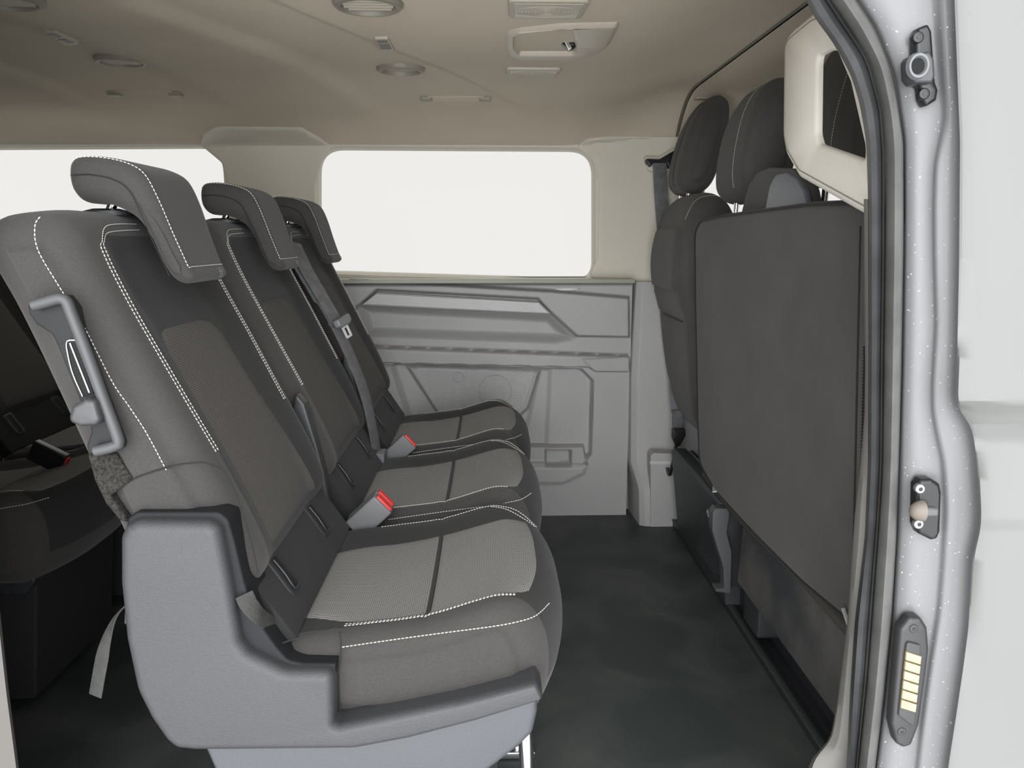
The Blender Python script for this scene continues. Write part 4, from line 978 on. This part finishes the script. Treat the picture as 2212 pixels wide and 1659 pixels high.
# --- pillar belt: guide ring on the pillar, webbing, tongue stalk
pb = thing('seat_belt', 'black belt hanging from its guide on the cream pillar beside the front single seat', 'seat belt', (.56, 2.56, .3))
og = rounded(xz([(1395, 343), (1425, 344), (1448, 330), (1462, 322), (1464, 330), (1452, 358), (1445, 366), (1440, 352), (1412, 352), (1404, 362), (1397, 352)], 2.56), .004, 4)
extr('belt_guide', og, 2.556, 2.592, PBLK, pb, r0=.004, r1=.002)
extr('guide_bezel', rounded(xz([(1390, 338), (1424, 339), (1450, 322), (1466, 316), (1470, 330), (1452, 368), (1412, 372), (1400, 368)], 2.58), .008, 4), 2.576, 2.592, CREAM, pb, r0=.003, r1=0)
ribbon('webbing', curve3([aY(1425, 352, 2.558), aY(1428, 420, 2.555), aY(1434, 500, 2.548), aY(1442, 600, 2.535), aY(1449, 700, 2.51), aY(1457, 800, 2.47), aY(1464, 892, 2.43)], 60), (1, .15, 0), .047, .003, BELT, pb)
ribbon('webbing_fold', curve3([aY(1464, 886, 2.42), aY(1464, 915, 2.42), aY(1464, 925, 2.43)], 10), (1, .15, 0), .036, .010, BELT, pb)
extr('guide_clip', rounded(xz([(1419, 648), (1434, 650), (1438, 668), (1424, 668)], 2.52), .003, 3), 2.50, 2.53, PBLK, pb, r0=.003, r1=.002)
stk = rounded(xz([(1452, 925), (1479, 925), (1480, 940), (1466, 964), (1458, 962), (1451, 945)], 2.42), .005, 4)
extr('belt_stalk', stk, 2.41, 2.435, PBLK, pb, r0=.004, r1=.004)
tube('stalk_cable', curve3([aY(1461, 960, 2.42), aY(1457, 985, 2.42), aY(1451, 1010, 2.42), aY(1446, 1026, 2.43), aY(1441, 1010, 2.44)], 24), .0055, PBLK, pb, n=8)

# ================================================================== CEILING FITTINGS
def ell(cx, cy, a, b, n=40): return [(cx+a*math.cos(t), cy+b*math.sin(t)) for t in np.linspace(0, 2*math.pi, n, endpoint=False)]
def vent(label, cx, cy, rx, ry, rot, open_):
    cx, cy = onceil(cx, cy)[:2]; z = float(ceil_z(cx, cy)); t = thing('air_vent', label, 'air vent', (cx, cy, z), 'round roof air vents')
    def R(pts): return [(cx+(a)*math.cos(rot)-b*math.sin(rot), cy+a*math.sin(rot)+b*math.cos(rot)) for a, b in pts]
    L = []
    for k, zz in ((1.0, 0.004), (1.0, -.004), (.93, -.009), (.80, -.010), (.76, -.006), (.74, .002)):
        L.append([(a, b, z+zz) for a, b in R(ell(0, 0, rx*k, ry*k))])
    loops_mesh('bezel', L, mat('vent_bezel', (0.20, 0.18, 0.145, 1), 0.5), t, cap0=False, cap1=False)
    loops_mesh('throat', [[(a, b, z-.001) for a, b in R(ell(0, 0, rx*.75, ry*.75))], [(a, b, z+.010) for a, b in R(ell(0, 0, rx*.6, ry*.6))]], HEADD if open_ else mat('vent_bezel', (0.20, 0.18, 0.145, 1), 0.5), t, cap0=False)
    if open_:
        for q in (-.5, -.17, .17, .5):
            w = rx*.72*math.sqrt(1-q*q); P = R([(-w, ry*.75*q-.002), (w, ry*.75*q-.002), (w, ry*.75*q+.002), (-w, ry*.75*q+.002)])
            extr('vane', P, z-.007, z+.004, HEAD2, t, r0=0, r1=0, axis='z')
        for q in (-.3, 0, .3):
            P = R([(rx*q-.0012, -ry*.66), (rx*q+.0012, -ry*.66), (rx*q+.0012, ry*.66), (rx*q-.0012, ry*.66)])
            extr('vane', P, z-.003, z+.004, HEADD, t, r0=0, r1=0, axis='z')
    return t
vent('oval roof air vent with open vanes, left of the large roof lamp', 795, 5, .060, .058, 0, True)
vent('oval closed roof air vent just beyond the small roof switch', 866, 147, .058, .050, 0, False)
vent('oval roof air vent with vanes on the left, near the small clip', 262, 128, .058, .048, .1, True)
vent('roof air vent cut by the top left corner of the photo', 15, -4, .058, .052, .1, True)
def lamp(label, cx, cy, hx, hy):
    cx, cy = onceil(cx, cy)[:2]; z = float(ceil_z(cx, cy)); t = thing('roof_lamp', label, 'lamp', (cx, cy, z), 'roof reading lamps')
    P = rounded([(cx-hx, cy-hy), (cx+hx, cy-hy), (cx+hx*.93, cy+hy), (cx-hx*.93, cy+hy)], .012, 5)
    extr('bezel', P, z+.006, z-.006, HEAD2, t, r0=0, r1=.0045, axis='z')
    lm = extr('lens', list(map(tuple, inset(P, .010))), z-.004, z-.0072, mat('frosted_lens', (0.34, 0.31, 0.25, 1), 0.3), t, r0=0, r1=.0015, axis='z')
    for r in np.arange(.008, hx-.012, .0055):
        ring_ = [(cx+r*math.cos(a), cy+min(hy*.62, r*.9)*math.sin(a), z-.0073) for a in np.linspace(0, 2*math.pi, 33)]
        tube('lens_ring', ring_, .0007, HEAD2, lm, n=4)
lamp('large ribbed roof lamp cut by the top edge of the photo', 1182, 16, .070, .052)
lamp('smaller ribbed roof lamp beyond the roof pocket', 1151, 153, .066, .036)
# switch block and clip
def small_fit(name, label, cat, px, py, pts, bars):
    c = onceil(px, py); z = float(ceil_z(c[0], c[1])); t = thing(name, label, cat, (c[0], c[1], z))
    extr('frame', rounded(xy(pts, 1.352), .004, 3), z+.006, z-.005, HEAD2, t, r0=0, r1=.002, axis='z')
    for b in bars: extr('recess', rounded(xy(b, 1.35), .001, 2), z-.004, z-.0058, HEADD, t, r0=0, r1=0, axis='z')
small_fit('roof_switch', 'small square switch in the headliner between the two middle air vents', 'switch', 830, 90, [(808, 77), (838, 76), (852, 103), (822, 104)], [[(814, 82), (836, 81), (838, 86), (816, 87)], [(817, 90), (840, 89), (846, 100), (824, 101)]])
small_fit('roof_clip', 'small pale clip in the headliner near the left air vents', 'clip', 130, 72, [(92, 60), (120, 58), (170, 80), (165, 86), (140, 86)], [[(100, 64), (118, 63), (132, 70), (118, 73)], [(122, 76), (138, 74), (158, 82), (146, 84)]])
# recessed belt pocket with buckle
pk = thing('belt_pocket', 'moulded cream roof pocket holding a parked black belt tongue', 'belt pocket', (.14, 1.75, 1.35))
zc = 1.340
po = rounded(xy([(1091, 98), (1093, 74), (1120, 66), (1210, 56), (1337, 53), (1337, 62), (1318, 98), (1296, 113), (1262, 126), (1238, 130), (1118, 130), (1098, 120)], 1.345), .008, 5)
pi_ = rounded(xy([(1108, 112), (1108, 88), (1118, 80), (1170, 75), (1235, 70), (1243, 95), (1243, 124), (1235, 127), (1122, 127)], 1.335), .006, 5)
n_ = 90; po = resample(po, n_); pi_ = resample(pi_, n_)
k0 = min(range(n_), key=lambda k: np.hypot(*(po[k]-np.array(xy([(1091, 98)], 1.345)[0])))); k1 = min(range(n_), key=lambda k: np.hypot(*(pi_[k]-np.array(xy([(1108, 105)], 1.335)[0]))))
po = np.roll(po, -k0, 0); pi_ = np.roll(pi_, -k1, 0)
L = [[(p[0], p[1], 1.366) for p in po], [(p[0], p[1], 1.350) for p in po], [(p[0], p[1], 1.343) for p in inset(po, .006)]]
L += [[((1-t)*a[0]+t*b[0], (1-t)*a[1]+t*b[1], 1.341) for a, b in zip(inset(po, .012), pi_)] for t in (0, .9)]
L += [[(b[0], b[1], 1.345) for b in pi_], [(b[0], b[1], 1.353) for b in inset(pi_, .004)]]
loops_mesh('housing', L, mat('pocket_cream', (0.43, 0.385, 0.31, 1), 0.45), pk, cap0=False, cap1=True)
bt = thing('belt_tongue', 'shiny black belt tongue parked in the roof pocket', 'belt tongue', (.19, 1.75, 1.34))
bo = rounded(xz([(1204, 73), (1248, 74), (1250, 88), (1240, 108), (1228, 113), (1212, 98)], 1.70), .004, 4)
extr('grip', bo, 1.675, 1.705, PBLK, bt, r0=.008, r1=.008)
extr('chrome_strip', rounded(xz([(1214, 80), (1222, 78), (1236, 104), (1229, 108)], 1.672), .002, 3), 1.6725, 1.678, CHROME, bt, r0=.001, r1=0)
# grab handle recesses with end caps on the roof side
for k, (a, b, lab) in enumerate((((921, 210), (1048, 214), 'flush roof grab handle above the main window'), ((246, 200), (382, 203), 'flush roof grab handle above the rear side window'))):
    pa, pb_ = onceil(*a), onceil(*b); t = thing('grab_handle', lab, 'handle', tuple((pa+pb_)/2), 'flush roof grab handles')
    y = (pa[1]+pb_[1])/2; zf = lambda yy, x: float(ceil_z(x, yy))
    Vg = []; xs3 = np.linspace(pa[0]+.004, pb_[0]-.004, 8)
    loopsg = []
    for x in xs3: loopsg.append([(x, y-.022, zf(y-.022, x)+.001), (x, y-.018, zf(y-.018, x)-.002), (x, y+.016, zf(y+.016, x)-.003), (x, y+.020, zf(y+.020, x)-.004), (x, y+.022, zf(y+.022, x)+.001)])
    loops_mesh('grip', loopsg, HEAD, t, closed=True)
    for q in (pa, pb_):
        box('end_cap', (q[0]-.016, y-.016, zf(y, q[0])-.008), (q[0]+.016, y+.014, zf(y, q[0])+.004), mat('handle_cap', (0.24, 0.22, 0.17, 1), .5), t, r=.004)
# small lamp over the cab
c = min((aY(1515, 214, yy) for yy in np.linspace(1.6, 2.58, 200)), key=lambda p: abs(p[2]-cab_z(p[0], p[1])))
sl_ = extr('cab_lamp', rounded([(c[0]-.022, c[1]-.018), (c[0]+.022, c[1]-.018), (c[0]+.022, c[1]+.018), (c[0]-.022, c[1]+.018)], .008, 4), cab_z(c[0], c[1])+.004, cab_z(c[0], c[1])-.003, HEAD2, axis='z', r0=0, r1=.002)
tag(sl_, 'tiny pale lamp in the cab headliner above the far front headrest', 'lamp')

# ================================================================== DOOR OPENING: pillar trim ring, seals, painted jamb, body skin
XR = .478
ro = rounded(yz([(1754, 24), (1700, 70), (1690, 100), (1688, 300), (1694, 335), (1722, 385), (1868, 470), (1905, 495), (1905, 300), (1850, 95), (1788, 10)], XR), [.01, .05, .03, .04, .02, .03, .01, 0, 0, 0, 0], 8)
ri = rounded(yz([(1766, 120), (1764, 140), (1762, 290), (1768, 312), (1868, 347), (1868, 320), (1836, 180), (1806, 110), (1790, 108)], XR), [.006, .01, .02, .012, .004, .01, .03, .01, .01], 8)
ro = resample(ro, 140); ri = resample(ri, 140)
ca = np.mean(ri, 0)
def ang(P): return np.arctan2(P[:, 1]-ca[1], P[:, 0]-ca[0])
def byang(P, m=140):
    A = np.unwrap(ang(np.vstack([P, P[:1]]))); 
    if A[-1] < A[0]: A = A[::-1]; Q = np.vstack([P, P[:1]])[::-1]
    else: Q = np.vstack([P, P[:1]])
    base = np.linspace(0, 2*math.pi, m, endpoint=False); A3 = np.concatenate([A[:-1]-2*math.pi, A[:-1], A+2*math.pi]) if False else A
    out = []
    for t in base:
        tt = t
        while tt < A[0]: tt += 2*math.pi
        while tt > A[-1]: tt -= 2*math.pi
        if tt < A[0]: tt = A[0]
        out.append([np.interp(tt, A, Q[:, 0]), np.interp(tt, A, Q[:, 1])])
    return np.array(out)
ro, ri = byang(ro), byang(ri)
# sharpen: project onto dense rings so both loops share angles
L = []
def rg(P, x): return [(x, p[0], p[1]) for p in P]
L = [rg(ro, XR+.060), rg(ro, XR+.012), rg(inset(ro, .003), XR+.004), rg(inset(ro, .010), XR), rg(inset(ri, -.005), XR-.001), rg(inset(ri, -.002), XR+.001), rg(ri, XR+.004), rg(ri, XR+.010)]
struct(loops_mesh('trim_8', L, CREAM2, cap0=False, cap1=False, sharp=50), 'cream pillar ring with a large hole beside the door opening')
tube('ring_groove', rg(inset(ro, .013), XR-.0006)+[rg(inset(ro, .013), XR-.0006)[0]], .0008, mat('ring_groove_grey', (0.25, 0.22, 0.19, 1), 0.7), bpy.data.objects['trim_8'], n=5)
ROWS = np.linspace(-90, 1760, 130)
def strip(name, curves, m, parent=None, **kw):
    """loft between image-traced vertical edges, each standing at its own distance Y"""
    loops = []
    for pts, Yc in curves:
        pts = sorted(pts); ys = [p[0] for p in pts]; xs_ = [p[1] for p in pts]
        dn = np.arange(-220, 1900, 4.0); xv = np.interp(dn, ys, xs_)
        lo = dn < ys[0]; xv[lo] = xs_[0]+(dn[lo]-ys[0])*(xs_[1]-xs_[0])/(ys[1]-ys[0]); hi = dn > ys[-1]; xv[hi] = xs_[-1]+(dn[hi]-ys[-1])*(xs_[-1]-xs_[-2])/(ys[-1]-ys[-2])
        kr = np.exp(-0.5*(np.arange(-12, 13)*4/14.0)**2); kr /= kr.sum(); xp = np.pad(xv, 12, mode='edge'); xv = np.convolve(xp, kr, 'valid')
        loops.append([tuple(aY(float(np.interp(r, dn, xv)), float(r), Yc if not callable(Yc) else Yc(r))) for r in ROWS])
    return loops_mesh(name, loops, m, parent, cap0=False, cap1=False, closed=False, **kw)
E0 = [(-90, 1690), (0, 1742), (34, 1756), (91, 1799), (162, 1838), (220, 1856), (304, 1871), (430, 1875), (720, 1876), (1000, 1875), (1160, 1868), (1346, 1846), (1500, 1836), (1659, 1829), (1760, 1824)]
GP = [(-90, 1730), (0, 1788), (10, 1795), (128, 1874), (236, 1903), (337, 1909), (560, 1908), (780, 1905), (1000, 1903), (1080, 1899), (1238, 1887), (1477, 1869), (1659, 1850), (1760, 1840)]
E2 = [(-90, 1790), (0, 1850), (61, 1890), (162, 1930), (304, 1952), (450, 1953), (560, 1952), (800, 1948), (1000, 1942), (1159, 1937), (1357, 1925), (1516, 1909), (1659, 1891), (1760, 1880)]
def mix(A, B, t):
    ys = sorted(set([a[0] for a in A]+[b[0] for b in B])); A, B = sorted(A), sorted(B)
    return [(y, (1-t)*np.interp(y, [a[0] for a in A], [a[1] for a in A])+t*np.interp(y, [b[0] for b in B], [b[1] for b in B])) for y in ys]
struct(strip('trim_9', [(E0, .955), (mix(E0, GP, .04), .922), (mix(E0, GP, .25), .905), (mix(E0, GP, .6), .900), (mix(E0, GP, .85), .904), (mix(E0, GP, .93), .912)], SEAL), 'dark inner lip of the door seal')
struct(strip('trim_10', [(mix(E0, GP, .90), .907), (GP, .899), (mix(GP, E2, .05), .905)], SEAL2), 'thin pale bead between the seal lips')
struct(strip('trim_11', [(mix(GP, E2, -.05), .925), (mix(GP, E2, .10), .905), (mix(GP, E2, .3), .888), (mix(GP, E2, .55), .880), (mix(GP, E2, .8), .884), (mix(GP, E2, .95), .900), (mix(GP, E2, 1.0), .915)], SEAL2), 'rounded outer door seal')
HC = [(-90, 2027), (0, 2028), (140, 2036), (253, 2044), (354, 2022), (450, 2019), (560, 2020), (700, 2024), (830, 2016), (885, 2016), (940, 2026), (999, 2040), (1100, 2046), (1200, 2040), (1318, 2031), (1437, 2012), (1560, 1995), (1659, 1984), (1760, 1974)]
EE = [(-90, 2060), (0, 2062), (160, 2068), (304, 2074), (560, 2072), (755, 2068), (872, 2063), (890, 2076), (921, 2099), (967, 2107), (1032, 2112), (1110, 2116), (1145, 2114), (1199, 2100), (1357, 2092), (1449, 2080), (1556, 2064), (1659, 2048), (1760, 2040)]
struct(strip('trim_12', [(E2, .925), (mix(E2, HC, .03), .910), (mix(E2, HC, .12), .902), (mix(E2, HC, .5), .896), (mix(E2, HC, .88), .894), (mix(E2, HC, .96), .890), (HC, .886), (mix(HC, EE, .12), .884), (mix(HC, EE, .35), .882), (mix(HC, EE, .7), .880), (mix(HC, EE, .93), .872), (EE, .860)], JAMB, sharp=80), 'silver painted door jamb')
# interior lower pillar trim strip (beige) inside the seal
BL = [(430, 1866), (600, 1867), (800, 1869), (900, 1867), (1000, 1859), (1103, 1847), (1338, 1831), (1508, 1810), (1596, 1794), (1615, 1780), (1628, 1758), (1644, 1750), (1680, 1740), (1760, 1728)]
rows_old = ROWS; ROWS = np.linspace(430, 1760, 110)
struct(strip('trim_13', [(BL, .975), (mix(BL, E0, .10), .955), (mix(BL, E0, .5), .945), (mix(BL, E0, 1.0), .940), (mix(BL, E0, 1.1), .945)], BEIGE), 'beige-grey lower pillar trim beside the seal')
# body skin of the front door
ROWS = np.linspace(-90, 1760, 150)
def skinY(r, base):
    z = np.interp(r, [-90, 700, 862, 872, 884, 915, 960, 1128, 1134, 1400, 1760], [.022, .006, -.006, -.010, .006, .018, .004, -.004, 0.000, .004, .014])
    return base+z
fr = [(r, 2260) for r in (-90, 400, 900, 1300, 1760)]; far = [(r, 3200) for r in (-90, 400, 900, 1300, 1760)]
struct(strip('door_1', [(EE, .885), (EE, lambda r: .856), (mix(EE, fr, .03), lambda r: skinY(r, .851)), (mix(EE, fr, .2), lambda r: skinY(r, .845)), (mix(EE, fr, .6), lambda r: skinY(r, .840)), (fr, lambda r: skinY(r, .837)), (far, lambda r: skinY(r, .837))], PAINTW, sharp=60), 'pale silver outer skin of the front door')
ROWS = rows_old
# rear edge of the opening at the far left
RL = [(-90, -190), (900, -40), (1180, -12), (1320, 0), (1500, 20), (1659, 41), (1760, 50)]
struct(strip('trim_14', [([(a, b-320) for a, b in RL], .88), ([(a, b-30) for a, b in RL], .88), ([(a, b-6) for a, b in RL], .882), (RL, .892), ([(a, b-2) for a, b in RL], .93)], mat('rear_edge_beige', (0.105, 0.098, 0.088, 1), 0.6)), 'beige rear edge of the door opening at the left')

# --- fittings on the jamb
def screw(parent, px, py, Yc, r, m=STEEL):
    c = aY(px, py, Yc); P = [(c[0]+r*math.cos(a), c[2]+r*math.sin(a)) for a in np.linspace(0, 2*math.pi, 20, endpoint=False)]
    s_ = extr('screw', P, Yc, Yc+.006, m, parent, r0=.0015, r1=0)
    P2 = [(c[0]+r*.45*math.cos(a), c[2]+r*.45*math.sin(a)) for a in np.linspace(0, 2*math.pi, 6, endpoint=False)]
    extr('socket', P2, Yc-.0004, Yc+.001, PBLK, s_, r0=0, r1=0); return s_
u = thing('door_guide', 'black bolted guide block with a round hole high on the silver jamb', 'door guide', tuple(aY(1990, 140, .89)))
extr('base_plate', rounded(xz([(1973, 78), (1980, 62), (2000, 54), (2008, 70), (2016, 180), (2022, 196), (2018, 218), (1996, 232), (1986, 214), (1984, 190), (1974, 182)], .885), .003, 4), .879, .893, PBLK, u, r0=.004, r1=.001)
extr('guide_block', rounded(xz([(1960, 132), (1966, 121), (2002, 112), (2012, 130), (2014, 168), (2008, 182), (1972, 182), (1962, 170)], .875), .003, 4), .868, .890, mat('guide_grey', (0.045, 0.047, 0.05, 1), 0.3), u, r0=.004, r1=.001)
c_ = aY(1984, 142, .866)
loops_mesh('guide_hole', [[(c_[0]+r*math.cos(a), yy, c_[2]+r*1.15*math.sin(a)) for a in np.linspace(0, 2*math.pi, 28, endpoint=False)] for r, yy in ((.0125, .869), (.011, .864), (.0088, .864), (.0072, .8675))], mat('guide_ring_grey', (0.13, 0.135, 0.14, 1), 0.3), u, cap0=False, cap1=False)
extr('guide_bore', [(c_[0]+.0003+.0072*math.cos(a), c_[2]+.0082*math.sin(a)) for a in np.linspace(0, 2*math.pi, 24, endpoint=False)], .8670, .8685, PBK2, u, r0=0, r1=0)
screw(u, 1985, 80, .8772, .0062, PBLK); screw(u, 1998, 202, .8772, .0062, PBLK)
v_ = thing('door_striker', 'black bolted striker plate with a tan nylon buffer midway down the jamb', 'striker', tuple(aY(2000, 1095, .89)))
extr('plate', rounded(xz([(1974, 1045), (1984, 1032), (2006, 1031), (2024, 1042), (2028, 1060), (2025, 1145), (2018, 1160), (2006, 1163), (1980, 1150), (1972, 1132)], .885), .004, 5), .877, .893, PBLK, v_, r0=.005, r1=.001)
screw(v_, 1989, 1057, .8755, .0062); screw(v_, 1986, 1133, .8755, .0062)
bf = aY(1985, 1105, .862)
Lb = []
for k in range(9):
    a = math.pi/2*k/8; rr_ = .0125*math.sin(a)+.0004; Lb.append([(aY(1994, 1105, .864)[0]-.0165*math.cos(a), .864+rr_*.8*math.cos(b), bf[2]+rr_*math.sin(b)) for b in np.linspace(0, 2*math.pi, 20, endpoint=False)])
loops_mesh('buffer', Lb, TAN, v_, cap0=True, cap1=True)
extr('pin', rounded(xz([(1993, 1093), (2024, 1095), (2024, 1113), (1993, 1115)], .864), .003, 3), .858, .870, mat('pin_grey', (0.09, 0.09, 0.088, 1), 0.4), v_, r0=.004, r1=.004)
ct = thing('contact_plate', 'black contact plate with six brass squares low on the jamb', 'contact plate', tuple(aY(1965, 1470, .89)))
cpo = rounded(xz([(1960, 1330), (1985, 1330), (1999, 1352), (2003, 1400), (1997, 1450), (1982, 1560), (1965, 1605), (1948, 1611), (1932, 1602), (1922, 1560), (1926, 1510), (1940, 1355)], .885), .007, 6)
cp_ = extr('backplate', cpo, .879, .895, mat('contact_plate_dark', (0.03, 0.03, 0.031, 1), 0.38), ct, r0=.005, r1=.001)
extr('insert', rounded(xz([(1957, 1392), (1962, 1386), (1989, 1393), (1975, 1570), (1962, 1562), (1940, 1545)], .877), .003, 4), .8755, .882, mat('insert_dark', (0.045, 0.045, 0.045, 1), 0.5), ct, r0=.002, r1=0)
for k in range(6):
    x0, y0 = 1958-2.1*k, 1408+20.7*k
    q = [(x0, y0), (x0+32, y0+10), (x0+30, y0+27), (x0-2, y0+17)]
    extr('brass_contact', rounded(xz(q, .8745), .0005, 2), .8735, .877, GOLD, ct, r0=.0006, r1=0)
screw(ct, 1975, 1359, .8775, .0058, PMID); screw(ct, 1949, 1582, .8775, .0058, PMID)
